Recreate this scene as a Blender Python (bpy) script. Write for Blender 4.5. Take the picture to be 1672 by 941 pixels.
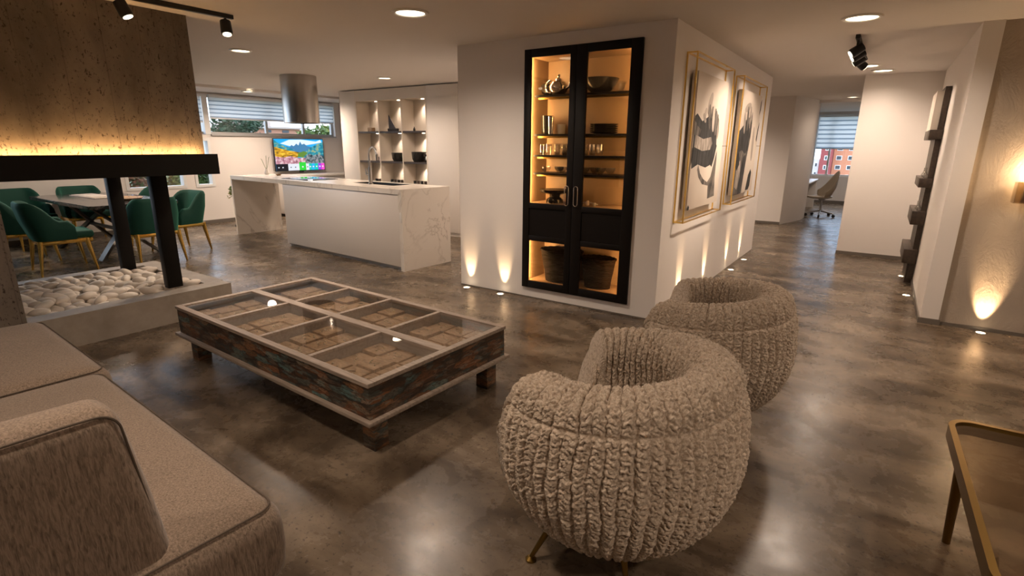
import bpy, bmesh, math, random
import numpy as np
from mathutils import Vector, Matrix
S = bpy.context.scene
C = S.collection
PI = math.pi
for o in list(bpy.data.objects): bpy.data.objects.remove(o)
random.seed(7)

# ------------------------------------------------------------------ camera
cam = bpy.data.cameras.new('camera'); camo = bpy.data.objects.new('camera', cam); C.objects.link(camo)
F = 866.0
def nrm(v): return v / np.linalg.norm(v)
_y = nrm(np.array([613.0, 227.5, -F])); _x = -nrm(np.array([-1314.0, 242.5, -F])); _x = nrm(_x - _x.dot(_y) * _y)
_z = np.cross(_x, _y); RM = np.array([_x, _y, _z])
mw = Matrix([list(RM[0]) + [0], list(RM[1]) + [0], list(RM[2]) + [1.5], [0, 0, 0, 1]])
camo.matrix_world = mw
cam.sensor_width = 36; cam.lens = 36 * F / 1672; cam.clip_start = 0.05; cam.clip_end = 400
S.camera = camo

# ------------------------------------------------------------------ light and exposure
S.view_settings.view_transform = 'Standard'; S.view_settings.look = 'None'
S.view_settings.exposure = 0.88; S.view_settings.gamma = 1.0; S.view_settings.use_curve_mapping = False
W = bpy.data.worlds.new('sky'); S.world = W; W.use_nodes = True
wn = W.node_tree.nodes; wl = W.node_tree.links
bg = wn['Background']; SKY = 2.4
tc = wn.new('ShaderNodeTexCoord'); nz = wn.new('ShaderNodeTexNoise'); nz.inputs['Scale'].default_value = 2.2; nz.inputs['Detail'].default_value = 6
cr = wn.new('ShaderNodeValToRGB'); cr.color_ramp.elements[0].position = .40; cr.color_ramp.elements[1].position = .62
cr.color_ramp.elements[0].color = (.50, .68, .95, 1); cr.color_ramp.elements[1].color = (.86, .92, 1, 1)
wl.new(tc.outputs['Generated'], nz.inputs['Vector']); wl.new(nz.outputs['Fac'], cr.inputs[0]); wl.new(cr.outputs[0], bg.inputs[0])
bg.inputs[1].default_value = SKY
WARM = (1.0, .79, .62); LED = (1.0, .56, .22); UP = (1.0, .66, .36)
P_DOWN = 78.0; P_UP = 11.0; P_LED = 11.0; P_FAR = 70.0
CEIL = 2.462

# ------------------------------------------------------------------ materials
def mat(name, col, rough=.5, metal=0, spec=.5, em=None, es=0, coat=0, trans=0, sheen=0):
    m = bpy.data.materials.new(name); m.use_nodes = True
    b = m.node_tree.nodes['Principled BSDF']
    b.inputs['Base Color'].default_value = (*col, 1); b.inputs['Roughness'].default_value = rough
    b.inputs['Metallic'].default_value = metal; b.inputs['Specular IOR Level'].default_value = spec
    b.inputs['Coat Weight'].default_value = coat; b.inputs['Transmission Weight'].default_value = trans
    b.inputs['Sheen Weight'].default_value = sheen
    if em: b.inputs['Emission Color'].default_value = (*em, 1); b.inputs['Emission Strength'].default_value = es
    return m
def tools(m):
    nt = m.node_tree; return nt.nodes, nt.links, nt.nodes['Principled BSDF']
def coords(m, scale=(1, 1, 1), rot=(0, 0, 0), kind='Object'):
    n, l, b = tools(m); t = n.new('ShaderNodeTexCoord'); mp = n.new('ShaderNodeMapping')
    mp.inputs['Scale'].default_value = scale; mp.inputs['Rotation'].default_value = rot
    l.new(t.outputs[kind], mp.inputs[0]); return mp.outputs[0]
def noise(m, vec, scale, detail=5, rough=.55, dist=0):
    n, l, b = tools(m); x = n.new('ShaderNodeTexNoise'); x.inputs['Scale'].default_value = scale; x.inputs['Detail'].default_value = detail
    x.inputs['Roughness'].default_value = rough; x.inputs['Distortion'].default_value = dist; l.new(vec, x.inputs['Vector']); return x.outputs['Fac']
def ramp(m, fac, stops):
    n, l, b = tools(m); r = n.new('ShaderNodeValToRGB'); e = r.color_ramp.elements
    e[0].position = stops[0][0]; e[0].color = (*stops[0][1], 1); e[1].position = stops[-1][0]; e[1].color = (*stops[-1][1], 1)
    for p, c in stops[1:-1]: q = e.new(p); q.color = (*c, 1)
    l.new(fac, r.inputs[0]); return r.outputs[0]
def mix(m, f, a, b_, mode='MIX'):
    n, l, b = tools(m); x = n.new('ShaderNodeMix'); x.data_type = 'RGBA'; x.blend_type = mode
    for i, v in ((0, f), (6, a), (7, b_)):
        if hasattr(v, 'default_value') or hasattr(v, 'links'): l.new(v, x.inputs[i])
        elif i == 0: x.inputs[0].default_value = v
        else: x.inputs[i].default_value = (*v, 1)
    return x.outputs[2]
def math_(m, op, a, b_=0.0):
    n, l, b = tools(m); x = n.new('ShaderNodeMath'); x.operation = op
    for i, v in ((0, a), (1, b_)):
        if isinstance(v, (int, float)): x.inputs[i].default_value = v
        else: l.new(v, x.inputs[i])
    return x.outputs[0]
def bump(m, h, strength=.3, dist=.01):
    n, l, b = tools(m); x = n.new('ShaderNodeBump'); x.inputs['Strength'].default_value = strength; x.inputs['Distance'].default_value = dist
    l.new(h, x.inputs['Height']); l.new(x.outputs[0], b.inputs['Normal'])
def setc(m, o): n, l, b = tools(m); l.new(o, b.inputs['Base Color'])
def setr(m, o): n, l, b = tools(m); l.new(o, b.inputs['Roughness'])
def grey(v): return (v, v, v)

# polished concrete floor
m_floor = mat('polished_concrete', (.2, .16, .12), .25, spec=.28, coat=.0)
v = coords(m_floor); vw = coords(m_floor, (1.0, 2.1, 1), (0, 0, .5))
n1 = noise(m_floor, vw, 1.3, 6, .6, .5); n2 = noise(m_floor, v, 5, 9, .68, .3); n3 = noise(m_floor, v, 48, 4, .6)
c = ramp(m_floor, n1, [(.30, (.042, .030, .020)), (.43, (.086, .062, .041)), (.54, (.150, .113, .078)), (.70, (.255, .198, .143))])
c = mix(m_floor, .62, c, ramp(m_floor, n2, [(.3, grey(.28)), (.52, grey(.5)), (.75, grey(.74))]), 'OVERLAY')
c = mix(m_floor, ramp(m_floor, n3, [(.33, grey(.85)), (.42, grey(0))]), c, (.04, .030, .022))
setc(m_floor, c)
setr(m_floor, ramp(m_floor, n2, [(.25, grey(.19)), (.75, grey(.36))]))
bump(m_floor, mix(m_floor, .5, n1, n2), .10, .006)
# plaster
m_wall = mat('white_plaster', (.76, .715, .68), .7, spec=.2); v = coords(m_wall)
bump(m_wall, noise(m_wall, v, 3.5, 4), .12, .02)
m_ceil = mat('ceiling_plaster', (.70, .65, .605), .75, spec=.15); v = coords(m_ceil); bump(m_ceil, noise(m_ceil, v, 1.7, 4), .2, .03)
m_rough = mat('rough_plaster', (.44, .37, .30), .8, spec=.15); v = coords(m_rough)
setc(m_rough, ramp(m_rough, noise(m_rough, v, 1.6, 6), [(.3, (.38, .32, .265)), (.7, (.44, .375, .31))]))
bump(m_rough, noise(m_rough, coords(m_rough, (1, 1, .6), (.3, .6, 0)), 5, 9, .7, 1.5), .55, .03)
m_base = mat('dark_baseboard', (.14, .12, .10), .5)
# board-formed concrete
m_conc = mat('board_formed_concrete', (.22, .18, .14), .72, spec=.3)
v = coords(m_conc); vs = coords(m_conc, (1, 1, .55))
a = noise(m_conc, vs, 2.2, 8, .65, .4); b2 = noise(m_conc, coords(m_conc, (1, 1, .6)), 60, 5, .62)
c = ramp(m_conc, a, [(.30, (.095, .076, .060)), (.5, (.165, .135, .108)), (.68, (.235, .197, .160))])
pits = ramp(m_conc, b2, [(.35, grey(1)), (.42, grey(0))])
n_, l_, b_ = tools(m_conc)
sep = n_.new('ShaderNodeSeparateXYZ'); l_.new(v, sep.inputs[0])
q = math_(m_conc, 'FRACT', math_(m_conc, 'MULTIPLY', sep.outputs[1], 4.1)); q = math_(m_conc, 'LESS_THAN', q, .025)
c = mix(m_conc, pits, c, (.055, .04, .03)); c = mix(m_conc, math_(m_conc, 'MULTIPLY', q, .35), c, (.06, .045, .035)); setc(m_conc, c)
bump(m_conc, math_(m_conc, 'SUBTRACT', a, math_(m_conc, 'ADD', math_(m_conc, 'MULTIPLY', pits, .6), q)), .5, .012)
m_plinth = mat('smooth_concrete', (.34, .29, .24), .6); v = coords(m_plinth)
setc(m_plinth, ramp(m_plinth, noise(m_plinth, v, 5, 8, .65), [(.3, (.25, .21, .17)), (.7, (.38, .33, .275))])); bump(m_plinth, noise(m_plinth, v, 40, 4), .15, .004)
m_steelblk = mat('black_steel', (.006, .005, .004), .5, spec=.2)
m_blkmetal = mat('black_metal', (.015, .014, .013), .4, .3)
m_pebble = mat('pebble', (.62, .55, .47), .6); 
n_, l_, b_ = tools(m_pebble); oi = n_.new('ShaderNodeObjectInfo')
setc(m_pebble, mix(m_pebble, .3, ramp(m_pebble, oi.outputs['Random'], [(0, (.58, .50, .42)), (.5, (.76, .68, .59)), (1, (.86, .80, .72))]), ramp(m_pebble, noise(m_pebble, coords(m_pebble), 12), [(.3, (.55, .46, .38)), (.7, (.85, .80, .73))])))
m_gold = mat('polished_gold', (.86, .57, .15), .16, 1.0)
m_bronze = mat('aged_brass', (.22, .135, .035), .38, 1.0)
m_steel = mat('brushed_steel', (.50, .47, .44), .27, 1.0); b3 = m_steel.node_tree.nodes['Principled BSDF']
b3.inputs['Anisotropic'].default_value = .5
m_chrome = mat('chrome', (.78, .77, .75), .1, 1.0)
m_green = mat('green_velvet', (.0, .045, .030), .8, sheen=.25); m_green.node_tree.nodes['Principled BSDF'].inputs['Sheen Tint'].default_value = (.1, .8, .5, 1)
m_dmarble = mat('dark_marble', (.03, .026, .026), .12); 
setc(m_dmarble, ramp(m_dmarble, noise(m_dmarble, coords(m_dmarble, (1, 1, 1), (0, 0, .6)), 2.5, 8, .6, 2.2), [(.44, (.018, .016, .016)), (.5, (.13, .11, .105)), (.54, (.03, .026, .026)), (.8, (.045, .04, .04))]))
# white marble, thin grey-brown veins
m_marble = mat('white_marble', (.75, .7, .64), .22)
a = noise(m_marble, coords(m_marble, (1, 1, .8), (.5, .3, .2)), 1.7, 7, .55, 1.2); a = math_(m_marble, 'ABSOLUTE', math_(m_marble, 'SUBTRACT', a, .5))
s = noise(m_marble, coords(m_marble), 1.1, 3)
vein = math_(m_marble, 'MULTIPLY', ramp(m_marble, a, [(.0, grey(.7)), (.010, grey(.25)), (.03, grey(0))]), ramp(m_marble, s, [(.42, grey(0)), (.58, grey(1))]))
setc(m_marble, mix(m_marble, vein, (.74, .68, .61), (.33, .27, .22)))
m_lacq = mat('white_lacquer', (.70, .65, .60), .35)
m_tall = mat('greige_lacquer', (.66, .61, .56), .45)
m_niche = mat('niche_panel', (.62, .55, .47), .5)
m_dwood = mat('dark_oak', (.035, .023, .015), .45); setc(m_dwood, ramp(m_dwood, noise(m_dwood, coords(m_dwood, (12, 1, 12)), 3, 5), [(.3, (.022, .014, .009)), (.7, (.06, .038, .024))]))
m_espresso = mat('espresso_stained_wood', (.007, .005, .004), .5, spec=.2)
m_cabin = mat('cabinet_interior', (.25, .155, .08), .5)
m_dark = mat('matt_black', (.01, .01, .01), .5)
def thin_glass(name, tint=(1, 1, 1), gl=.06, rough=.0):
    m = bpy.data.materials.new(name); m.use_nodes = True; n = m.node_tree.nodes; l = m.node_tree.links; n.clear()
    o = n.new('ShaderNodeOutputMaterial'); t = n.new('ShaderNodeBsdfTransparent'); g = n.new('ShaderNodeBsdfGlossy'); x = n.new('ShaderNodeMixShader')
    fr = n.new('ShaderNodeFresnel'); ge = n.new('ShaderNodeNewGeometry'); mr = n.new('ShaderNodeMapRange'); mr.inputs['To Min'].default_value = 1.5; mr.inputs['To Max'].default_value = .6667
    l.new(ge.outputs['Backfacing'], mr.inputs['Value']); l.new(mr.outputs[0], fr.inputs[0])
    ad = n.new('ShaderNodeMath'); ad.operation = 'ADD'; ad.use_clamp = True; ad.inputs[1].default_value = gl
    t.inputs[0].default_value = (*tint, 1); g.inputs['Roughness'].default_value = rough
    l.new(fr.outputs[0], ad.inputs[0]); l.new(ad.outputs[0], x.inputs[0]); l.new(t.outputs[0], x.inputs[1]); l.new(g.outputs[0], x.inputs[2]); l.new(x.outputs[0], o.inputs[0])
    return m
m_glass = thin_glass('clear_window_glass', (.97, .98, .98), .0)
m_doorglass = thin_glass('cabinet_door_glass', (.93, .9, .86), .0)
m_tglass = thin_glass('table_glass', (.98, .97, .95), .03, .0)
m_ware = thin_glass('drinking_glass', (.93, .93, .92), .12, .02)
m_smoke = thin_glass('smoked_table_glass', (.80, .73, .64), .09, .02)
m_ceramic = mat('black_ceramic', (.012, .011, .010), .2)
m_white = mat('white_ceramic', (.75, .72, .68), .3)
m_porc = mat('pale_glazed_ceramic', (.55, .48, .40), .15)
m_wicker = mat('dark_wicker', (.09, .045, .02), .6, spec=.12)
b4 = m_wicker; n_, l_, b_ = tools(b4); wv = n_.new('ShaderNodeTexWave'); wv.inputs['Scale'].default_value = 22; wv.inputs['Distortion'].default_value = 2; wv.bands_direction = 'Z'; l_.new(coords(b4), wv.inputs['Vector'])
wv2 = n_.new('ShaderNodeTexChecker'); wv2.inputs['Scale'].default_value = 55; l_.new(coords(b4), wv2.inputs['Vector'])
setc(b4, mix(b4, noise(b4, coords(b4), 9, 4), (.004, .0025, .0015), (.022, .010, .004))); bump(b4, math_(b4, 'ADD', wv.outputs['Fac'], wv2.outputs['Fac']), .9, .008)
# fabrics
def fabric(name, c0, c1, sc=1.0):
    m = mat(name, c0, .9, spec=.15, sheen=.25)
    a = noise(m, coords(m, (70 * sc, 70 * sc, 9 * sc)), 1.5, 5, .6, .8); b_ = noise(m, coords(m, (14, 60, 60)), 1.6, 4, .6); d = noise(m, coords(m), 3, 3)
    c = mix(m, ramp(m, a, [(.32, grey(0)), (.62, grey(1))]), c0, c1); c = mix(m, .35, c, ramp(m, d, [(.3, grey(.42)), (.7, grey(.58))]), 'OVERLAY')
    setc(m, c); bump(m, math_(m, 'ADD', a, b_), .25, .003); return m
m_sofa = fabric('taupe_chenille', (.125, .092, .066), (.31, .235, .178), 1.7)
m_pipe = mat('taupe_piping', (.10, .074, .053), .8)
m_knit = mat('chunky_knit', (.40, .33, .25), .85, spec=.2, sheen=.2)
a = noise(m_knit, coords(m_knit, (1, 1, 1)), 95, 3, .7); b_ = noise(m_knit, coords(m_knit), 420, 2)
setc(m_knit, ramp(m_knit, a, [(.3, (.26, .195, .14)), (.5, (.48, .39, .30)), (.7, (.66, .56, .45))])); bump(m_knit, b_, .4, .002)
# reclaimed boards on the coffee table sides
m_recl = mat('painted_reclaimed_wood', (.15, .1, .07), .55); n_, l_, b_ = tools(m_recl)
def chips(scl, off):
    t = n_.new('ShaderNodeTexVoronoi'); t.inputs['Scale'].default_value = 1; t.inputs['Randomness'].default_value = .85
    mp = n_.new('ShaderNodeMapping'); tt = n_.new('ShaderNodeTexCoord'); mp.inputs['Scale'].default_value = scl; mp.inputs['Location'].default_value = off
    l_.new(tt.outputs['Object'], mp.inputs[0]); nn = n_.new('ShaderNodeTexNoise'); nn.inputs['Scale'].default_value = 16; nn.inputs['Detail'].default_value = 4
    ad = n_.new('ShaderNodeVectorMath'); ad.operation = 'MULTIPLY_ADD'; ad.inputs[1].default_value = (.7, .7, .7); l_.new(tt.outputs['Object'], nn.inputs['Vector'])
    l_.new(nn.outputs['Color'], ad.inputs[0]); l_.new(mp.outputs[0], ad.inputs[2]); l_.new(ad.outputs[0], t.inputs['Vector']); 
    sp = n_.new('ShaderNodeSeparateColor'); l_.new(t.outputs['Color'], sp.inputs[0]); return sp.outputs[0], t.outputs['Distance']
ca, da = chips((7, 7, 28), (0, 0, 0)); cb, db = chips((15, 15, 70), (4, 2, 1))
c = ramp(m_recl, ca, [(.0, (.014, .010, .008)), (.26, (.030, .018, .012)), (.34, (.36, .13, .042)), (.46, (.06, .03, .016)), (.56, (.12, .27, .26)), (.66, (.022, .015, .011)), (.82, (.38, .17, .06)), (1, (.15, .13, .10))])
c2 = ramp(m_recl, cb, [(.0, (.02, .014, .01)), (.30, (.16, .065, .025)), (.5, (.02, .014, .01)), (.62, (.13, .22, .21)), (.74, (.04, .026, .018)), (1, (.28, .20, .14))])
c = mix(m_recl, .5, c, c2); c = mix(m_recl, .12, c, (.05, .034, .024)); c = mix(m_recl, ramp(m_recl, noise(m_recl, coords(m_recl, (14, 14, 60)), 2.2, 5, .65, 1.0), [(.40, grey(.8)), (.50, grey(0))]), c, (.022, .015, .011)); c = mix(m_recl, ramp(m_recl, da, [(.55, grey(0)), (.8, grey(.8))]), c, (.012, .009, .007)); setc(m_recl, c); bump(m_recl, math_(m_recl, 'ADD', ca, cb), .5, .006)
m_tframe = mat('weathered_grey_wood', (.20, .15, .115), .55); setc(m_tframe, ramp(m_tframe, noise(m_tframe, coords(m_tframe, (3, 30, 30)), 2, 6), [(.3, (.20, .155, .12)), (.7, (.36, .29, .235))])); 
m_twood = mat('brown_wood_blocks', (.2, .13, .07), .6); n_, l_, b_ = tools(m_twood)
setc(m_twood, ramp(m_twood, noise(m_twood, coords(m_twood, (6, 18, 8)), 3, 6, .65, 1), [(.3, (.11, .066, .034)), (.5, (.30, .185, .095)), (.72, (.48, .33, .19))])); bump(m_twood, noise(m_twood, coords(m_twood), 30, 5), .6, .01)
m_tin = mat('small_metal_studs', (.75, .68, .55), .3, 1)
m_leaf = mat('leaf', (.06, .13, .025), .6); n_, l_, b_ = tools(m_leaf); oi = n_.new('ShaderNodeTexNoise'); oi.inputs['Scale'].default_value = 1.3; 
l_.new(coords(m_leaf), oi.inputs['Vector']); setc(m_leaf, ramp(m_leaf, oi.outputs['Fac'], [(.35, (.035, .085, .015)), (.5, (.10, .17, .03)), (.62, (.20, .20, .04)), (.7, (.28, .12, .03))]))
m_redleaf = mat('red_leaf', (.25, .05, .03), .6); setc(m_redleaf, ramp(m_redleaf, noise(m_redleaf, coords(m_redleaf), 5, 3), [(.4, (.06, .10, .02)), (.5, (.22, .06, .03)), (.62, (.33, .16, .07))]))
m_bark = mat('bark', (.10, .07, .05), .9)
m_alu = mat('window_aluminium', (.45, .44, .43), .4, .5)
m_wframe = mat('white_window_frame', (.75, .75, .74), .4)
# ------------------------------------------------------------------ helpers
def link(name, me, m, parent=None, smooth=False):
    o = bpy.data.objects.new(name, me); C.objects.link(o)
    for x in (m if isinstance(m, (list, tuple)) else [m]): me.materials.append(x)
    if parent: o.parent = parent
    if smooth: me.polygons.foreach_set('use_smooth', [True] * len(me.polygons))
    return o
def pyd(name, vs, fs, m, parent=None, smooth=False, fm=None):
    me = bpy.data.meshes.new(name); me.from_pydata([tuple(x) for x in vs], [], fs); me.update()
    if fm: me.polygons.foreach_set('material_index', fm)
    return link(name, me, m, parent, smooth)
def B(name, bm, m, parent=None, smooth=False, auto=None):
    me = bpy.data.meshes.new(name); bmesh.ops.recalc_face_normals(bm, faces=bm.faces[:]); bm.to_mesh(me); bm.free()
    o = link(name, me, m, parent, smooth)
    if auto is not None:
        me.polygons.foreach_set('use_smooth', [True] * len(me.polygons)); me.set_sharp_from_angle(angle=auto)
    return o
def bxs(bm, boxes, bev=0, seg=2):
    for (x0, x1, y0, y1, z0, z1) in boxes:
        r = bmesh.ops.create_cube(bm, size=1)
        for w in r['verts']: w.co = Vector(((x0 + x1) / 2 + w.co.x * (x1 - x0), (y0 + y1) / 2 + w.co.y * (y1 - y0), (z0 + z1) / 2 + w.co.z * (z1 - z0)))
        if bev:
            es = list({e for w in r['verts'] for e in w.link_edges}); bmesh.ops.bevel(bm, geom=es, offset=bev, segments=seg, affect='EDGES', profile=.5)
    return bm
def box(name, boxes, m, parent=None, bev=0, seg=2):
    if not isinstance(boxes[0], (list, tuple)): boxes = [boxes]
    bm = bxs(bmesh.new(), boxes, bev, seg)
    return B(name, bm, m, parent, auto=.6 if bev else None)
def frustum(bm, p0, p1, r0, r1, n=16, caps=True):
    p0 = Vector(p0); p1 = Vector(p1); d = (p1 - p0).normalized(); u = d.orthogonal().normalized(); w = d.cross(u)
    a = [bm.verts.new(p0 + r0 * (math.cos(2 * PI * k / n) * u + math.sin(2 * PI * k / n) * w)) for k in range(n)]
    b = [bm.verts.new(p1 + r1 * (math.cos(2 * PI * k / n) * u + math.sin(2 * PI * k / n) * w)) for k in range(n)]
    for k in range(n): bm.faces.new((a[k], a[(k + 1) % n], b[(k + 1) % n], b[k]))
    if caps: bm.faces.new(a[::-1]); bm.faces.new(b)
def rod(name, segs, m, parent=None, n=16):
    bm = bmesh.new()
    for s_ in segs: frustum(bm, *s_, n=n)
    return B(name, bm, m, parent, auto=.6)
def tube_bm(bm, pts, r, n=10, closed=False):
    pts = [Vector(p) for p in pts]; N = len(pts); rings = []; ref = None
    for i, p in enumerate(pts):
        if closed: d = pts[(i + 1) % N] - pts[i - 1]
        else: d = pts[min(i + 1, N - 1)] - pts[max(i - 1, 0)]
        d.normalize()
        if ref is None: ref = d.orthogonal().normalized()
        ref = (ref - ref.dot(d) * d).normalized(); w = d.cross(ref)
        rr = r[i] if isinstance(r, (list, tuple)) else r
        rings.append([bm.verts.new(p + rr * (math.cos(2 * PI * k / n) * ref + math.sin(2 * PI * k / n) * w)) for k in range(n)])
    for i in range(N if closed else N - 1):
        a, b = rings[i], rings[(i + 1) % N]
        for k in range(n): bm.faces.new((a[k], a[(k + 1) % n], b[(k + 1) % n], b[k]))
    if not closed: bm.faces.new(rings[0][::-1]); bm.faces.new(rings[-1])
def tube(name, pts, r, m, parent=None, n=10, closed=False):
    bm = bmesh.new(); tube_bm(bm, pts, r, n, closed); return B(name, bm, m, parent, auto=.8)
def lathe(name, prof, m, parent=None, n=32, loc=(0, 0, 0), sx=1, sy=1):
    bm = bmesh.new(); rings = []
    for (r, z) in prof:
        if r < 1e-5: rings.append([bm.verts.new((loc[0], loc[1], loc[2] + z))])
        else: rings.append([bm.verts.new((loc[0] + sx * r * math.cos(2 * PI * k / n), loc[1] + sy * r * math.sin(2 * PI * k / n), loc[2] + z)) for k in range(n)])
    for a, b in zip(rings, rings[1:]):
        for k in range(n):
            k2 = (k + 1) % n
            if len(a) == 1 and len(b) == 1: continue
            if len(a) == 1: bm.faces.new((a[0], b[k2], b[k]))
            elif len(b) == 1: bm.faces.new((a[k], a[k2], b[0]))
            else: bm.faces.new((a[k], a[k2], b[k2], b[k]))
    return B(name, bm, m, parent, auto=.7)
def prism(name, poly, z0, z1, m, parent=None, bev=0):
    bm = bmesh.new(); a = [bm.verts.new((x, y, z0)) for x, y in poly]; b = [bm.verts.new((x, y, z1)) for x, y in poly]; n = len(poly)
    for k in range(n): bm.faces.new((a[k], a[(k + 1) % n], b[(k + 1) % n], b[k]))
    bm.faces.new(a[::-1]); bm.faces.new(b)
    if bev: bmesh.ops.bevel(bm, geom=bm.edges[:], offset=bev, segments=2, affect='EDGES')
    return B(name, bm, m, parent, auto=.6)
def thing(name, label, cat, loc=(0, 0, 0), rz=0, group=None):
    o = bpy.data.objects.new(name, None); C.objects.link(o); o.location = loc; o.rotation_euler = (0, 0, rz); o.empty_display_size = .1
    return tag(o, label, cat, group)
def tag(o, label, cat, group=None, kind=None):
    o['label'] = label; o['category'] = cat
    if group: o['group'] = group
    if kind: o['kind'] = kind
    return o
def struct(o): o['kind'] = 'structure'; return o
def dup(r0, loc=None, rz=None, label=None, group=None, parent=None):
    r = r0.copy(); C.objects.link(r); r.parent = parent
    if loc is not None: r.location = loc
    if rz is not None: r.rotation_euler = (0, 0, rz)
    if label: r['label'] = label
    if group: r['group'] = group
    for ch in r0.children: dup(ch, parent=r)
    return r
def lamp(kind, name, loc, power, color, parent=None, aim=None, size=.1, cone=60, blend=.8, sy=None):
    L = bpy.data.lights.new(name, kind); L.energy = power; L.color = color
    if kind == 'SPOT': L.spot_size = math.radians(cone); L.spot_blend = blend; L.shadow_soft_size = size
    elif kind == 'POINT': L.shadow_soft_size = size
    elif kind == 'AREA':
        L.size = size
        if sy: L.shape = 'RECTANGLE'; L.size_y = sy
    o = bpy.data.objects.new(name, L); C.objects.link(o); o.location = loc
    if aim is not None: o.rotation_euler = Vector(aim).to_track_quat('-Z', 'Y').to_euler()
    if parent: o.parent = parent
    return o
# ------------------------------------------------------------------ the room shell
XL = -10.6; YB = 8.4; T = .2
struct(box('floor', (-10.8, 2.9, -2.7, 17.7, -.12, 0), m_floor))
struct(box('ceiling', [(-9.66, 2.9, -2.7, 17.7, CEIL, CEIL + .15), (-10.8, -9.66, -2.7, 17.7, 2.42, CEIL + .15)], m_ceil))
def wall_x(name, x0, x1, y0, y1, holes, m=m_wall, z1=2.6):
    bx = []; ys = sorted({y0, y1} | {h[0] for h in holes} | {h[1] for h in holes})
    for a, b in zip(ys, ys[1:]):
        z = 0; mid = (a + b) / 2
        for h in sorted([h for h in holes if h[0] < mid < h[1]], key=lambda h: h[2]):
            if h[2] > z: bx.append((x0, x1, a, b, z, h[2]))
            z = h[3]
        if z < z1: bx.append((x0, x1, a, b, z, z1))
    return struct(box(name, bx, m))
HW = (-.6, 8.24, 1.665, 2.385)
LOW = [(-.6, .5, .70, 1.60), (.9, 2.25, .70, 1.60), (3.86, 4.84, .70, 1.60), (5.0, 5.36, .70, 1.60)]
wall_x('wall_left', XL - T, XL, -2.7, YB + .3, [HW] + LOW)
struct(box('wall_kitchen', (-10.6, -5.72, YB, YB + .2, 0, 2.6), m_wall))
struct(box('wall_beside_kitchen', [(-5.715, -3.7, 6.86, 7.06, 0, 2.6)], m_wall))
struct(box('wall_rear', (-10.8, 2.9, -2.7, -2.5, 0, 2.6), m_wall))
struct(box('wall_right', (2.7, 2.9, -2.5, 5.82, 0, 2.6), m_rough))
struct(box('wall_sconce', (.60, 2.9, 5.82, 6.0, 0, 2.6), m_rough))
struct(box('wall_hall_right', [(.467, .60, 5.785, 9.05, 0, 2.6)], m_wall))
# central block with a recess for the display cabinet
CX0, CX1, CZ0, CZ1, CD = -2.86, -1.752, .13, 2.33, .50
YF = 4.424; XS = -1.485; YE = 8.68
struct(box('wall_block', [(-3.70, CX0, YF, YE, 0, 2.5), (CX1, XS, YF, YE, 0, 2.5), (CX0, CX1, YF + CD, YE, 0, 2.5), (CX0, CX1, YF, YF + CD, 0, CZ0), (CX0, CX1, YF, YF + CD, CZ1, 2.5)], m_wall))
struct(box('wall_hall_end', [(-.395, .80, 9.05, 14.0, 0, 2.6)], m_wall))
struct(prism('wall_hall_left', [(-7, 11.9), (-1.575, 11.9), (-1.32, 12.95), (-1.31, 13.35), (-1.31, 13.5), (-7, 13.5)], 0, 2.6, m_wall))
struct(box('wall_office_left', (-2.0, -1.82, 13.5, 17.5, 0, 2.6), m_wall))
struct(box('wall_office_right', (1.3, 1.5, 13.0, 17.5, 0, 2.6), m_wall))
wall_o = []
OW = (-1.72, 1.0, .74, 2.39)
struct(box('wall_office', [(-2.0, OW[0], 17.5, 17.7, 0, 2.6), (OW[1], 1.5, 17.5, 17.7, 0, 2.6), (OW[0], OW[1], 17.5, 17.7, 0, OW[2]), (OW[0], OW[1], 17.5, 17.7, OW[3], 2.6)], m_wall))
struct(box('wall_far_left', (-7.2, -7.0, 8.6, 13.5, 0, 2.6), m_wall))
struct(box('trim_office_beam', (-1.31, -.39, 13.2, 13.5, 2.41, 2.6), m_wall))
# baseboards
struct(box('baseboard_left', (XL, XL + .02, -2.5, YB, 0, .07), m_base))
struct(box('baseboard_block', [(-3.705, XS + .004, YF - .004, YF, 0, .012)], m_base))
struct(box('baseboard_hall', [(.455, .612, 5.773, 5.785, 0, .05), (.455, .467, 5.785, 9.05, 0, .05), (-.40, .455, 9.04, 9.05, 0, .05), (.612, 2.7, 5.808, 5.82, 0, .03)], m_base))
struct(box('baseboard_hall_left', [(-7, -1.575, 11.885, 11.9, 0, .05), (-1.82, 1.3, 17.485, 17.5, 0, .08), (-5.715, -3.71, 6.85, 6.86, 0, .07)], m_base))
# windows
def window(name, x0, x1, y0, y1, z0, z1, mull, fm, w=.045, d=.06, axis='x'):
    """frame with mullions at the positions mull, and one pane sheet"""
    fr = []
    if axis == 'x':
        xa, xb = x0, x0 + d
        fr += [(xa, xb, y0, y1, z0, z0 + w), (xa, xb, y0, y1, z1 - w, z1), (xa, xb, y0, y0 + w, z0 + w, z1 - w), (xa, xb, y1 - w, y1, z0 + w, z1 - w)] + [(xa, xb, q - w / 2, q + w / 2, z0 + w, z1 - w) for q in mull]
        pane = [(xa + .025, xa + .031, y0 + w, y1 - w, z0 + w, z1 - w)]
    else:
        ya, yb = y0, y0 + d
        fr += [(x0, x1, ya, yb, z0, z0 + w), (x0, x1, ya, yb, z1 - w, z1), (x0, x0 + w, ya, yb, z0 + w, z1 - w), (x1 - w, x1, ya, yb, z0 + w, z1 - w)] + [(q - w / 2, q + w / 2, ya, yb, z0 + w, z1 - w) for q in mull]
        pane = [(x0 + w, x1 - w, ya + .025, ya + .031, z0 + w, z1 - w)]
    o = struct(box(name, fr, fm)); p = box('pane', [pane[0]], m_glass, o); return o
wk = window('window_1', XL - .14, 0, HW[0], HW[1], HW[2], HW[3], [1.2, 3.3, 5.39, 6.60, 7.47], m_alu, w=.05)
struct(box('trim_window_post', (XL - .13, XL + .01, 5.30, 5.40, HW[2], HW[3]), m_wframe))
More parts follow.
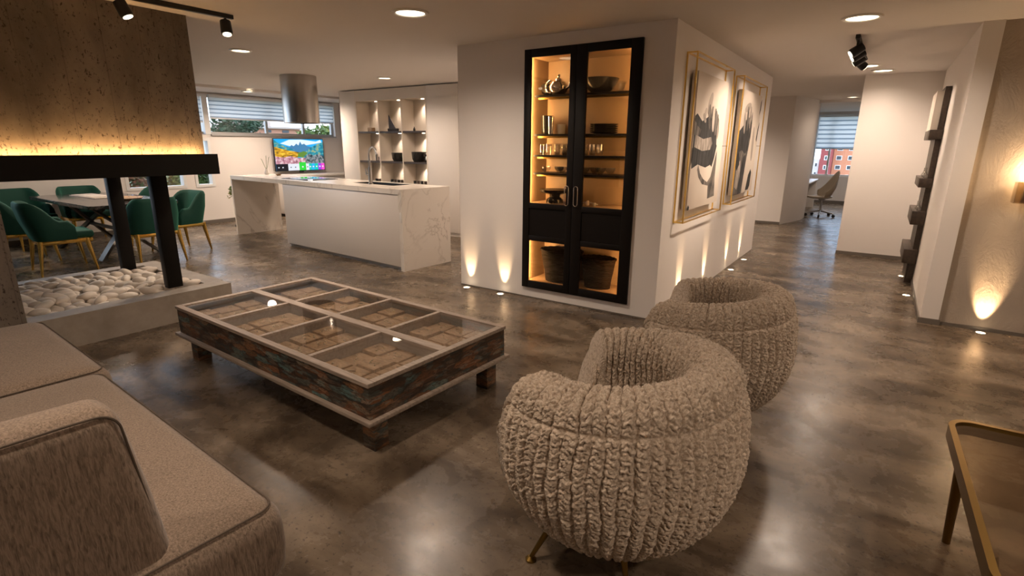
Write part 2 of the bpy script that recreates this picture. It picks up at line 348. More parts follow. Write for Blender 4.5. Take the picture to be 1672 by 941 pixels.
struct(box('trim_window_sill', (XL - .1, XL + .03, 5.40, HW[1], HW[2] - .02, HW[2] + .005), m_alu))
for i, h in enumerate(LOW): window('window_%d' % (i + 2), XL - .12, 0, h[0], h[1], h[2], h[3], [], m_wframe, w=.05, d=.13)
window('window_6', OW[0], OW[1], 17.56, 0, OW[2], OW[3], [-1.32, -.4, .3], m_wframe, w=.05, axis='y')
# zebra blinds
m_blind = mat('blind_fabric', (.80, .82, .84), .8); b_ = m_blind.node_tree.nodes['Principled BSDF']; n_ = m_blind.node_tree.nodes; l_ = m_blind.node_tree.links
def translucent(m, col, f=.5):
    n, l, b = tools(m); t = n.new('ShaderNodeBsdfTranslucent'); t.inputs[0].default_value = (*col, 1); x = n.new('ShaderNodeMixShader'); x.inputs[0].default_value = f
    l.new(b.outputs[0], x.inputs[1]); l.new(t.outputs[0], x.inputs[2]); l.new(x.outputs[0], n['Material Output'].inputs[0])
translucent(m_blind, (.93, .93, .93), .7)
m_blind2 = mat('sheer_blind_fabric', (.45, .48, .52), .8); translucent(m_blind2, (.55, .60, .66), .7)
def blind(label, axis, p, a0, a1, z0, z1, n):
    r = thing('roller_blind', label, 'blind', (p, a0, z0) if axis == 'x' else (a0, p, z0))
    L = a1 - a0; H = z1 - z0; st = H / n
    def bb(u0, u1, v0, v1, q0, q1): return (q0, q1, u0, u1, v0, v1) if axis == 'x' else (u0, u1, q0, q1, v0, v1)
    s = 1 if axis == 'x' else -1
    A = [bb(0, L, k * st + st * .30, (k + 1) * st, *sorted((0, s * .006))) for k in range(n)]
    Bq = [bb(0, L, k * st, k * st + st * .30, *sorted((s * .002, s * .004))) for k in range(n)]
    box('opaque_bands', A, m_blind, r); box('sheer_bands', Bq, m_blind2, r)
    box('bottom_rail', bb(0, L, -.025, .0, *sorted((-s * .003, s * .012))), m_wframe, r, bev=.003)
    box('cassette', bb(0, L, H, H + .05, *sorted((-s * .01, s * .05))), m_wframe, r, bev=.005)
    return r
blind('pale zebra roller blind over the long high window above the television', 'x', XL + .005, 5.42, 8.2, 1.975, 2.335, 5)
blind('pale zebra roller blind, narrow end piece beside the fireplace hood', 'x', XL + .005, 4.2, 5.28, 1.90, 2.335, 6)
blind('grey blue banded roller blind on the office window at the hall end', 'y', 17.49, -1.66, .95, 1.50, 2.33, 7)

# ------------------------------------------------------------------ ceiling lights
m_disc = mat('lit_diffuser', (.9, .85, .75), .5, em=(1, .85, .62), es=3.2)
m_ring = mat('white_light_trim', (.70, .66, .60), .4)
def downlight(x, y, label, p=P_DOWN, r=.085, z=CEIL, grp=None, on=True):
    t = thing('recessed_downlight', label, 'ceiling light', (x, y, z), 0, grp)
    lathe('trim_ring', [(r * 1.02, -.001), (r * 1.02, -.008), (r * 1.12, -.014), (r * 1.28, -.010), (r * 1.33, 0), (r * 1.0, 0)], m_ring, t)
    lathe('diffuser', [(0, -.004), (r * 1.02, -.004), (r * 1.02, 0), (0, 0)], m_disc, t)
    lamp('SPOT', 'downlight_glow', (0, 0, -.03), p, WARM, t, (0, 0, -1), size=.08, cone=158, blend=.85)
    return t
for a in [(-3.107, 3.176, 'large round recessed downlight above the glass coffee table', P_DOWN, .105),
          (-5.84, 3.405, 'round recessed downlight in the ceiling just right of the concrete hood', P_DOWN, .085),
          (-9.72, 5.71, 'small round downlight in the dropped strip above the blind', 60, .085, 2.42),
          (-6.316, 5.867, 'round recessed downlight over the kitchen in front of the lit niches', 75, .085),
          (-.309, 5.136, 'large round downlight in the hall ceiling before the black track spots', 75, .105),
          (-.34, 8.04, 'round downlight in the hall ceiling right behind the black track spots', P_FAR, .10),
          (-.198, 8.60, 'flat looking downlight nearest the hall end wall', 15, .10),
          (-.70, 12.63, 'small distant downlight at the office entrance', 14, .085)]: downlight(*a)
for x, y, p, lb in [(-1.6, .6, 50, 'unseen fill downlight added over the foreground sofa'), (-2.6, -1.2, 60, 'unseen fill downlight added behind the sofa back'), (1.5, 3.3, 70, 'unseen fill downlight added near the textured wall'),
                (1.2, .4, 70, 'unseen fill downlight added over the brass side table'), (-8.8, 3.0, 90, 'unseen fill downlight added over the dining table, hidden by the hood'), (-9.0, 6.27, 120, 'unseen fill downlight added behind the steel range hood'),
                (-4.4, 5.9, 70, 'unseen fill downlight added between the island and the block wall'), (-.3, 15.3, 60, 'unseen fill downlight added in the far office ceiling'), (-3.0, 10.2, 170, 'unseen fill downlight added round the corner behind the framed print wall')]:
    downlight(x, y, lb, p)
# track spots
def spot_head(t, p, aim, power, name='spot_head', L=.10, r=.042, cone=50):
    p = Vector(p); a = Vector(aim).normalized()
    bm = bmesh.new(); frustum(bm, p - a * L * .5, p + a * L * .35, r * .92, r, 24); frustum(bm, p + a * L * .35, p + a * L * .5, r, r * .9, 24)
    h = B(name, bm, m_blkmetal, t, auto=.6)
    bm = bmesh.new(); frustum(bm, p + a * (L * .5), p + a * (L * .5 + .004), r * .72, r * .72, 24); B('lens', bm, m_disc, h)
    rod('yoke', [(p, (p.x, p.y, -.03), .010, .010)], m_blkmetal, h)
    lamp('SPOT', 'spot_glow', p + a * (L * .5 + .02), power, WARM, t, a, size=.03, cone=cone, blend=.7)
tr = thing('ceiling_light_track', 'black ceiling track with two spotlights in front of the concrete hood', 'track light', (-4.35, 2.5, CEIL))
box('rail', (-.018, .018, -1.3, 0, -.032, 0), m_blkmetal, tr, bev=.003)
spot_head(tr, (0, -.06, -.10), (.28, -.12, -.9), 28); spot_head(tr, (0, -.75, -.10), (.30, .30, -.95), 28)
tr = thing('ceiling_light_track', 'short black ceiling track with four tilted spotlights in the hall', 'track light', (-.36, 5.85, CEIL))
box('rail', (-.018, .018, 0, 1.25, -.032, 0), m_blkmetal, tr, bev=.003)
for k, (yy, pw, ax) in enumerate([(.12, 34, (-.75, -.25, -.55)), (.42, 34, (-.8, -.2, -.5)), (.76, 34, (-.8, .25, -.5)), (1.08, 16, (.70, .35, -.6))]): spot_head(tr, (0, yy, -.115), ax, pw, L=.11, cone=60)
# floor uplights
m_updisc = mat('uplight_lens', (.9, .8, .6), .3, em=(1, .78, .5), es=5)
def uplight(x, y, n, label, p=P_UP, cone=40, off=.0, tilt=.34, grp=None):
    t = thing('floor_uplight', label, 'floor light', (x, y, 0), 0, grp)
    lathe('rim', [(.0, .001), (.046, .001), (.046, .004), (.032, .0045), (.032, .001)], m_chrome, t, n=24)
    lathe('lens', [(0, .0042), (.032, .0042), (.032, .002), (0, .002)], m_updisc, t, n=20)
    lamp('SPOT', 'uplight_glow', (n[0] * off, n[1] * off, .012), p, UP, t, (n[0] * tilt, n[1] * tilt, 1), size=.012, cone=cone, blend=.8)
uplight(-3.56, YF - .08, (0, 1), 'lit floor uplight at the left end of the cabinet wall')
uplight(-3.11, YF - .08, (0, 1), 'lit floor uplight just left of the black display cabinet')
for y, l in [(5.047, 'lit floor uplight nearest the corner under the first framed print'), (5.95, 'lit floor uplight under the right part of the first framed print'), (6.98, 'lit floor uplight under the second framed print'), (7.75, 'farthest lit floor uplight along the wall of framed prints')]:
    uplight(XS + .08, y, (-1, 0), l, p=P_UP * 1.2)
uplight(.40, 6.82, (1, 0), 'lit floor uplight by the hall wall in front of the dark shelf', p=3, tilt=.05)
uplight(.38, 7.86, (1, 0), 'lit floor uplight under the dark wall shelf', p=2, tilt=.05)
uplight(.886, 5.82 - .085, (0, 1), 'lit floor uplight at the textured wall below the wall sconce', p=34, cone=44, tilt=.36)
# wall sconce
sc = thing('wall_sconce', 'wall lamp with a clear square glass shade on the textured wall', 'wall lamp', (1.0, 5.82, 1.175))
box('wall_plate', (-.05, .05, -.02, 0, -.07, .07), m_bronze, sc, bev=.004)
tube('arm', [(0, -.02, -.05), (0, -.07, -.08), (0, -.10, -.06), (0, -.10, .0)], .008, m_bronze, sc)
m_shade = thin_glass('sconce_shade_glass', (.78, .72, .62), .10, .15)
box('glass_shade', [(-.125, -.119, -.165, -.035, -.08, .08), (.119, .125, -.165, -.035, -.08, .08), (-.119, .119, -.165, -.159, -.08, .08), (-.119, .119, -.041, -.035, -.08, .08)], m_shade, sc)
lathe('bulb', [(0, -.02), (.02, -.01), (.032, .03), (.028, .06), (0, .08)], mat('lit_bulb', (1, .9, .7), .3, em=(1, .75, .45), es=30), sc, loc=(0, -.10, 0))
lamp('POINT', 'sconce_glow', (0, -.09, .17), 6, UP, sc, size=.03)

# ------------------------------------------------------------------ fireplace
HX0, HX1 = -6.35, -4.66
o = box('fireplace_hood', (HX0, HX1, -2.45, 2.302, 1.408, CEIL - .001), m_conc); tag(o, 'board marked brown concrete hood above the open fireplace', 'fireplace')
fr = thing('fireplace_mantel', 'black steel beam and posts carrying the concrete hood', 'frame', (-4.58, 2.365, 1.255))
hy = .15
box('beam', [(-.10, 0, -1.90, 0, 0, hy - .004), (-1.90, -1.80, -1.90, 0, 0, hy - .004), (-1.80, -.10, -.11, 0, 0, hy - .004), (-1.80, -.10, -1.90, -.11, .06, hy - .012)], m_steelblk, fr)
box('beam_lip', [(-.006, 0, -1.90, 0, hy - .004, hy + .012)], m_steelblk, fr)
m_led = mat('warm_led_strip', (1, .8, .5), .5, em=(1, .62, .27), es=9)
box('led_strip', (-.06, -.02, -1.90, -.08, hy - .003, hy), m_led, fr)
a_ = lamp('AREA', 'led_glow', (-.03, -1.0, hy + .006), P_LED * .48, LED, fr, size=.02, sy=1.8)
zx = Vector((.92, 0, -.40)).normalized(); yx = Vector((0, 1, 0)); xx = yx.cross(zx); a_.matrix_local = Matrix([[xx.x, yx.x, zx.x, -.03], [xx.y, yx.y, zx.y, -1.0], [xx.z, yx.z, zx.z, hy + .006], [0, 0, 0, 1]])
def post(cx, cy, w_):
    return box('post', (cx - .04 + 4.58, cx + .04 + 4.58, cy - w_ - 2.365, cy + w_ - 2.365, .25 - 1.255, 0), m_steelblk, fr, bev=.004)
post(-5.12, 2.10, .062); post(-6.20, 2.15, .058)
o = box('fireplace_pier', (-6.36, -4.83, -2.45, 1.005, 0, 1.253), m_conc); tag(o, 'brown concrete pier at the left end of the hearth', 'fireplace pier')
hearth = box('hearth_plinth', [(-6.45, -6.30, 1.005, 2.50, .0, .25), (-5.03, -4.85, 1.005, 2.47, .0, .25), (-6.30, -5.03, 2.32, 2.485, 0, .25), (-6.30, -5.03, 1.005, 2.32, 0, .165)], m_plinth)
tag(hearth, 'low pale concrete hearth plinth filled with white pebbles', 'hearth')
# pebbles
pm = []
for k in range(8):
    bm = bmesh.new(); bmesh.ops.create_icosphere(bm, subdivisions=3, radius=1); rs = np.random.default_rng(k); s = (.050 + .034 * rs.random(), .030 + .016 * rs.random(), .029 + .010 * rs.random()); ph = rs.random(6) * 6
    for w in bm.verts:
        c = w.co.copy(); d = 1 + .09 * math.sin(2.1 * c.x + ph[0]) * math.cos(1.7 * c.y + ph[1]) + .06 * math.sin(3 * c.z + ph[2] + c.x * 2)
        w.co = Vector((c.x * s[0] * d + .006 * math.sin(3 * c.y + ph[3]), c.y * s[1] * d, c.z * s[2] * d))
    me = bpy.data.meshes.new('pebble'); bm.to_mesh(me); bm.free(); me.materials.append(m_pebble); me.polygons.foreach_set('use_smooth', [True] * len(me.polygons)); pm.append((me, s))
rs = np.random.default_rng(3); placed = []
def pebble(x, y, z, k, a):
    o = bpy.data.objects.new('pebble', pm[k][0]); C.objects.link(o); o.location = (x, y, z); o.rotation_euler = (rs.normal() * .22, rs.normal() * .22, a)
    o['label'] = 'smooth pale pebble lying in the hearth bed between the black posts'; o['category'] = 'pebble'; o['group'] = 'pale pebbles in the concrete hearth'
for layer in range(2):
    ny = 14; nx = 13
    for i in range(nx):
        for j in range(ny):
            x = -6.235 + (i + .5 + rs.normal() * .14 + .3 * (j % 2)) * (1.14 / nx); y = 1.05 + (j + .5 + rs.normal() * .15) * (1.25 / ny)
            if (abs(x + 5.14) < .10 or abs(x + 6.20) < .09) and abs(y - 2.12) < .125: continue
            if layer == 1 and rs.random() < .45: continue
            pebble(x, min(y, 2.275), .195 + .047 * layer + abs(rs.normal()) * .008, int(rs.integers(8)), 1.2 + rs.normal() * .55)
# ------------------------------------------------------------------ kitchen island, rotated slightly
ir = -.0698
isl = thing('kitchen_island', 'white marble waterfall kitchen island with white lacquer cabinet', 'kitchen island', (-4.645, 4.48, 0), ir)
IL = 4.32; ID = .80; IH = .99; CL = 2.70
# local: x runs negative towards the far left end, y towards the back
box('worktop', [(-IL, 0, 0, .36, IH - .035, IH), (-IL, 0, .70, ID, IH - .035, IH), (-IL, -1.46, .36, .70, IH - .035, IH), (-.58, 0, .36, .70, IH - .035, IH)], m_marble, isl)
box('apron', [(-IL + .03, -.03, 0, .012, IH - .06, IH - .035)], m_marble, isl)
box('waterfall_panel', (-.06, 0, 0, ID, 0, IH - .035), m_marble, isl)
box('waterfall_panel', (-IL, -IL + .04, 0, ID, 0, IH - .035), m_marble, isl)
box('cabinet_body', (-CL, -.06, .025, ID - .02, .045, IH - .035 - .20), m_lacq, isl)
box('cabinet_front', (-CL, -.062, .012, .025, .045, IH - .06), m_lacq, isl, bev=.002)
box('toe_kick', (-CL + .02, -.06, .045, ID - .05, 0, .045), m_alu, isl)
box('socket', (-.061, -.059, 0, 0, 0, 0) if False else (-.045, -.012, -.003, 0, .60, .72), m_white, isl, bev=.001)
sk = box('sink', [(-1.46, -.58, .36, .38, IH - .21, IH - .004), (-1.46, -.58, .68, .70, IH - .21, IH - .004), (-1.46, -1.44, .38, .68, IH - .21, IH - .004), (-.60, -.58, .38, .68, IH - .21, IH - .004), (-1.44, -.60, .38, .68, IH - .225, IH - .20)], m_dark, isl)
lathe('drain', [(0, 0), (.04, 0), (.045, .004), (.03, .006), (0, .003)], m_steel, sk, loc=(-1.0, .53, IH - .20))
fa = thing('kitchen_faucet', 'tall brushed steel gooseneck faucet at the island sink', 'faucet', (-4.645 - .99, 4.48 + .41, IH), ir - .15)
rod('body', [((0, 0, 0), (0, 0, .012), .036, .034), ((0, 0, .012), (0, 0, .22), .026, .024)], m_steel, fa)
pts = [(0, 0, .20), (0, 0, .36)] + [(.105 - .105 * math.cos(a), 0, .36 + .12 * math.sin(a)) for a in np.linspace(0, PI * .93, 16)]
tube('spout', pts, .013, m_steel, fa); e = Vector(pts[-1])
rod('spray_head', [(e, e + Vector((-.003, 0, -.07)), .019, .017)], m_steel, fa)
rod('lever', [((0, 0, .12), (-.06, -.02, .125), .012, .011), ((-.06, -.02, .125), (-.065, -.02, .20), .011, .007)], m_steel, fa)
ct = box('cooktop', (-.37, .37, -.25, .25, 0, .006), mat('black_cooktop_glass', (.01, .01, .012), .04), None, bev=.002); ct.location = (-7.2, 5.06, IH + .0005); ct.rotation_euler = (0, 0, ir); tag(ct, 'flat black glass cooktop in the island under the steel hood', 'cooktop')
hd = thing('range_hood', 'oval brushed steel hood hanging over the island', 'range hood', (-7.26, 5.06, 1.80), ir)
hp = [(.262, 0), (.268, .004), (.268, CEIL - 1.80)]
lathe('cover', hp, m_steel, hd, n=64, sx=1.0, sy=.92)
lathe('underside', [(0, .012), (.262, .012), (.262, 0)], m_dark, hd, n=64, sy=.92)
# back counter with the small things
bc = box('back_counter', [(-10.598, -10.0, 6.6, 8.39, .84, .88), (-10.598, -10.04, 6.62, 8.39, .06, .84)], m_lacq, None, bev=.003); tag(bc, 'low white counter along the wall below the television', 'counter')
pl = thing('bud_vase', 'small pale vase with bare green twigs on the island left end', 'vase', (-8.72, 5.30, IH))
lathe('vase', [(0, 0), (.03, 0), (.04, .03), (.022, .07), (.018, .10), (.014, .10), (.015, .07), (.0, .02)], m_white, pl)
for a, h in ((.5, .2), (2.4, .22), (4.4, .17)): tube('twig', [(0, 0, .08), (.02 * math.cos(a), .02 * math.sin(a), .13), (.06 * math.cos(a), .06 * math.sin(a), .08 + h), (.075 * math.cos(a), .075 * math.sin(a), .10 + h)], [.003, .003, .004, .002], m_leaf, pl, n=6)
dp = lathe('small_dish', [(0, 0), (.03, 0), (.05, .025), (.047, .025), (.028, .004), (0, .004)], m_twood, None); dp.location = (-8.35, 5.28, IH); tag(dp, 'tiny brown dish on the island beside the twig vase', 'dish')
# trailing plant on a wall bracket
tp = thing('trailing_plant', 'dark trailing plant in a pot by the window wall beyond the island', 'plant', (-9.9, 5.38, .55))
lathe('pot', [(0, 0), (.07, 0), (.09, .14), (.08, .14), (0, .12)], m_dark, tp)
lathe('stand', [(0, -.55), (.10, -.55), (.10, -.53), (.012, -.52), (.012, -.01), (.08, 0), (0, 0)], m_dark, tp)
def leaves(bm, n, fn, size, rs, flat=0):
    for _ in range(n):
        p = Vector(fn()); a = rs.random() * 2 * PI; t = rs.normal() * .6; s_ = size * (.6 + .8 * rs.random())
        u = Vector((math.cos(a), math.sin(a), t)).normalized(); w = u.cross(Vector((rs.normal(), rs.normal(), rs.normal() + .1))).normalized()
        q = [p - u * s_, p + w * s_ * .35, p + u * s_, p - w * s_ * .35]; bm.faces.new([bm.verts.new(x) for x in q])
rsl = np.random.default_rng(5); bm = bmesh.new()
def fl():
    a = rsl.random() * 2 * PI; r = .13 + .05 * rsl.random(); k = rsl.random(); return (r * math.cos(a) * (.4 + .6 * k), r * math.sin(a) * (.4 + .6 * k), .19 - .22 * k * k)
leaves(bm, 160, fl, .035, rsl); B('leaves', bm, m_leaf, tp)

# tall kitchen units with lit niches
KY = 6.83
def front(name, x0, x1, z0, z1, par, m=m_tall): return box(name, (x0, x1, KY, KY + .02, z0, z1), m, par, bev=.0015)
u = thing('tall_kitchen_cabinet', 'tall plain greige cabinet left of the lit niches', 'cabinet', (-8.60, KY, 0))
for ch in (box('body', (0, .43, .021, .62, .0, 2.45), m_tall, u), box('door', (0.002, .428, 0, .02, .06, 2.445), m_tall, u, bev=.0015)): pass
u = thing('tall_kitchen_cabinet', 'tall plain greige cabinet right of the lit niches', 'cabinet', (-6.40, KY, 0))
box('body', (0, .68, .021, .62, .0, 2.45), m_tall, u); box('door', (0.002, .678, 0, .02, .06, 2.445), m_tall, u, bev=.0015)
NX0, NX1 = -8.14, -6.43
nu = thing('niche_cabinet', 'kitchen wall unit with three columns of lit open niches', 'shelf unit', (-8.17, KY, 0))
ox = 8.17
cw = (NX1 - NX0 - .04) / 3
zs = [2.262, 1.735, 1.215, .700]
box('carcass', [(0, .03, 0, .60, .06, 2.445), (1.74, 1.77, 0, .60, .06, 2.445), (.03, 1.74, .0, .60, 2.262, 2.445), (.03, 1.74, .30, .60, .06, 2.262), (.03, 1.74, 0, .30, .06, .18)], m_niche, nu)
for k in (1, 2): x = .03 + k * (cw + .02) - .02; box('divider', (x, x + .02, 0.0, .30, .18, 2.262), m_niche, nu)
cellx = [.03 + k * (cw + .02) for k in range(3)]
m_nspot = mat('niche_spot_lens', (1, .9, .7), .3, em=(1, .8, .55), es=10)
for k in range(3):
    for z in zs[1:]: box('shelf', (cellx[k], cellx[k] + cw, .012, .30, z - .032, z), m_dwood, nu)
    for z in (2.262, zs[1] - .032, zs[2] - .032):
        x = cellx[k] + cw * .60; y = .06
        s_ = lathe('niche_spot', [(0, -.006), (.022, -.006), (.028, 0), (0, 0)], m_nspot, nu, n=16, loc=(x, y + .12, z))
        lamp('SPOT', 'niche_glow', (x - .02, y + .12, z - .02), 9, WARM, nu, (0, .30, -1), size=.02, cone=95, blend=.9)
# small objects on the niche shelves
def small(name, label, cat, o, loc): o.name = name; o.location = loc; tag(o, label, cat); return o
def kx(c, f): return -8.17 + cellx[c] + cw * f
small('trinket_box', 'little brown box on the top left niche shelf', 'box', box('x', (-.06, .06, -.04, .04, 0, .07), m_twood, None, bev=.006), (kx(0, .47), KY + .10, zs[1]))
sc_ = thing('ship_ornament', 'dark ornament with a thin mast on the top middle niche shelf', 'ornament', (kx(1, .42), KY + .12, zs[1]))
box('hull', (-.13, .13, -.02, .02, 0, .05), m_dwood, sc_, bev=.012); pyd('sail', [(-.11, 0, .05), (.06, 0, .05), (-.11, 0, .28), (-.11, .012, .05), (.06, .012, .05), (-.11, .012, .28)], [(0, 1, 2), (5, 4, 3), (0, 3, 4, 1), (1, 4, 5, 2), (2, 5, 3, 0)], m_dwood, sc_)
small('tiny_bottle', 'tiny dark bottle on the top right niche shelf', 'bottle', lathe('x', [(0, 0), (.02, 0), (.02, .035), (.008, .05), (.008, .07), (0, .07)], m_ceramic), (kx(2, .35), KY + .1, zs[1]))
small('small_cup', 'small dark cup on the middle left niche shelf', 'cup', lathe('x', [(0, 0), (.028, 0), (.034, .07), (.028, .07), (.0, .01)], m_ceramic), (kx(0, .68), KY + .1, zs[2]))
for c in (1, 2):
    small('serving_bowl', ['', 'dark patterned bowl on the middle niche shelf', 'dark flared bowl on the middle right niche shelf'][c], 'bowl', lathe('x', [(0, 0), (.09, 0), (.12, .05), (.13, .13 + .02 * c), (.118, .13 + .02 * c), (.10, .05), (0, .02)], m_ceramic), (kx(c, [0, .58, .44][c]), KY + .14, zs[2]))
small('small_jug', 'small dark jug right of the flared bowl on the right niche shelf', 'jug', lathe('x', [(0, 0), (.04, 0), (.055, .05), (.03, .10), (.04, .13), (.03, .13), (0, .02)], m_ceramic), (kx(2, .80), KY + .12, zs[2]))
for c in range(3):
    for q in range([3, 5, 5][c]):
        small('spice_jar', 'small dark jar in the row on the lowest niche shelf', 'jar', lathe('x', [(0, 0), (.034, 0), (.034, .13), (.028, .14), (.028, .19), (0, .19)], [m_ceramic, m_dwood][q % 2]), (kx(c, .90 - .15 * q), KY + .1, zs[3]))['group'] = 'jars on the lowest niche shelf'

# ------------------------------------------------------------------ television
tv = thing('television', 'flat television on the kitchen wall showing mountains and a row of app tiles', 'television', (XL + .12, 7.185, 1.277), 0)
TW, TH = 1.22, .68
box('bezel', [(-.03, 0, -TW / 2, TW / 2, -TH / 2, TH / 2)], m_dark, tv, bev=.004)
box('wall_mount', (-.118, -.03, -.2, .2, -.15, .15), m_dark, tv)
box('stand_logo_bar', (-.01, .006, -.05, .05, -TH / 2 - .03, -TH / 2), m_dark, tv, bev=.003)
def em(name, c, s=.62):
    m = mat(name, (0, 0, 0), .3, em=c, es=s); return m
sky_ = em('screen_sky', (.02, .42, .95)); cld = em('screen_cloud', (.75, .88, .95)); mt = em('screen_peak', (.06, .22, .42)); hl = em('screen_hill_gold', (.75, .38, .03)); hg = em('screen_hill_green', (.12, .25, .04)); tl = em('screen_slope_teal', (.02, .28, .36)); pk = em('screen_flowers', (.62, .30, .34)); rk = em('screen_rocks', (.10, .12, .14)); bl = em('screen_bar', (.01, .01, .015))
n_, l_, b_ = tools(pk); x_ = ramp(pk, noise(pk, coords(pk), 16, 6), [(.36, (.25, .10, .14)), (.5, (.60, .28, .34)), (.64, (.8, .65, .66))]); l_.new(x_, b_.inputs['Emission Color'])
n_, l_, b_ = tools(hl); x_ = ramp(hl, noise(hl, coords(hl, (1, 1, 3)), 8, 7), [(.36, (.10, .09, .02)), (.5, (.62, .30, .02)), (.64, (.95, .62, .06))]); l_.new(x_, b_.inputs['Emission Color'])
n_, l_, b_ = tools(rk); x_ = ramp(rk, noise(rk, coords(rk), 20, 6), [(.42, (.03, .05, .06)), (.55, (.25, .30, .32)), (.66, (.5, .35, .4))]); l_.new(x_, b_.inputs['Emission Color'])
n_, l_, b_ = tools(tl); x_ = ramp(tl, noise(tl, coords(tl, (1, 1, 2)), 10, 4), [(.36, (.01, .14, .22)), (.5, (.02, .32, .42)), (.64, (.35, .42, .2))]); l_.new(x_, b_.inputs['Emission Color'])
tiles = [em('tile_white', (.75, .78, .85)), em('tile_green', (.03, .65, .05)), em('tile_blue', (.02, .45, .85)), em('tile_teal', (.0, .55, .45)), em('tile_violet', (.35, .05, .75)), em('tile_pink', (.85, .08, .55)), em('tile_grey', (.10, .12, .16))]
vs = []; fs = []; fm = []; mats = [sky_, cld, mt, hl, hg, tl, pk, rk, bl] + tiles
def sp(poly, mi, d):   # poly in 0..1 screen units, u right, v up
    i = len(vs); vs.extend([(.001 + d * .0004, -TW / 2 + .015 + p[0] * (TW - .03), -TH / 2 + .015 + p[1] * (TH - .03)) for p in poly]); fs.append(tuple(range(i, i + len(poly)))); fm.append(mi)
R4 = lambda a, b, c, d: [(a, c), (b, c), (b, d), (a, d)]
sp(R4(0, 1, 0, 1), 0, 0); sp([(.12, .86), (.3, .98), (.55, .99), (.85, .93), (.95, .99), (.98, .9), (.6, .80), (.3, .78)], 1, 1)
sp([(.18, .66), (.24, .78), (.30, .74), (.34, .82), (.38, .77), (.44, .86), (.48, .80), (.52, .93), (.55, .83), (.60, .86), (.66, .78), (.78, .74), (.86, .66), (.6, .55), (.3, .55)], 2, 2)
sp([(0, .98), (.10, .86), (.28, .72), (.40, .66), (.2, .6), (0, .7)], 5, 3)
sp([(1, .92), (.9, .86), (.78, .78), (.62, .62), (.5, .5), (.55, .35), (1, .35)], 5, 3)
sp([(0, .76), (.12, .70), (.30, .63), (.50, .58), (.60, .60), (.52, .48), (.4, .38), (0, .38)], 3, 4)
sp([(.46, .56), (.58, .62), (.66, .56), (.56, .42), (.44, .42)], 4, 5)
sp([(0, .46), (.14, .42), (.3, .46), (.46, .40), (.62, .40), (.62, .2), (0, .2)], 6, 6)
sp([(.60, .42), (.68, .54), (.78, .47), (.88, .52), (1, .44), (1, .2), (.58, .2)], 7, 6)
sp(R4(0, .235, 0, .215), 8, 7); sp(R4(.235, .475, 0, .215), 9, 7); sp(R4(.46, .60, 0, .26), 10, 8); sp(R4(.60, .665, .0, .215), 9, 7); sp(R4(.665, .72, 0, .215), 12, 7); sp(R4(.72, .79, 0, .215), 11, 7); sp(R4(.79, .86, 0, .215), 12, 7); sp(R4(.86, .93, 0, .215), 13, 7); sp(R4(.93, 1, 0, .215), 14, 7)
for cx_ in (.05, .13, .29, .38, .63): sp(R4(cx_ - .012, cx_ + .012, .085, .12), 15 if cx_ > .2 else 9, 9)
for cx_ in (.53, .69, .755, .825, .895, .96): sp([(cx_ + .016 * math.cos(t), .11 + .028 * math.sin(t)) for t in np.linspace(0, 2 * PI, 10, endpoint=False)], 9, 9)
pyd('screen', vs, fs, mats, tv, fm=fm)

# ------------------------------------------------------------------ dining table and chairs
dt = thing('dining_table', 'long dark marble dining table on crossed grey steel legs', 'table', (-9.06, 2.96, 0), .0)
prism('table_top', [(-1.12, -.46), (-1.05, -.52), (1.06, -.50), (1.12, -.44), (1.10, .50), (1.04, .55), (-1.05, .55), (-1.12, .49)], .695, .74, m_dmarble, dt, bev=.006)
m_dsteel = mat('grey_steel', (.16, .145, .13), .35, .8)
for s in (-1, 1):
    bm = bmesh.new()
    for t in (-1, 1):
        for a0, a1 in (((.75 * s, -.36 * t, .0), (.40 * s, .30 * t, .695)),):
            p0, p1 = Vector(a0), Vector(a1); w = Vector((.07, 0, 0)); h = Vector((0, .02, 0))
            v8 = [bm.verts.new(p + a * w + b * h) for p in (p0, p1) for a in (-1, 1) for b in (-1, 1)]
            for f in ((0, 1, 3, 2), (4, 6, 7, 5), (0, 2, 6, 4), (1, 5, 7, 3), (0, 4, 5, 1), (2, 3, 7, 6)): bm.faces.new([v8[i] for i in f])
    B('crossed_leg', bm, m_dsteel, dt)
box('stretcher', (-.5, .5, -.03, .03, .33, .36), m_dsteel, dt)
for nm, lb, x, y, rz in (('table_runner', 'pale folded cloth runner on the dark dining table', -9.45, 3.02, .05),):
    tr_ = box(nm, [(-.42, .42, -.16, .16, 0, .008), (-.40, .30, -.14, .12, .008, .016)], mat('pale_linen', (.42, .36, .30), .9), None, bev=.003); tr_.location = (x, y, .7405); tr_.rotation_euler[2] = rz; tag(tr_, lb, 'cloth')
bo = lathe('shallow_tray', [(0, 0), (.16, 0), (.20, .035), (.19, .035), (.155, .008), (0, .008)], m_twood, None, sx=1.2); bo.location = (-8.55, 3.08, .7405); tag(bo, 'shallow brown tray near the right end of the dining table', 'tray')
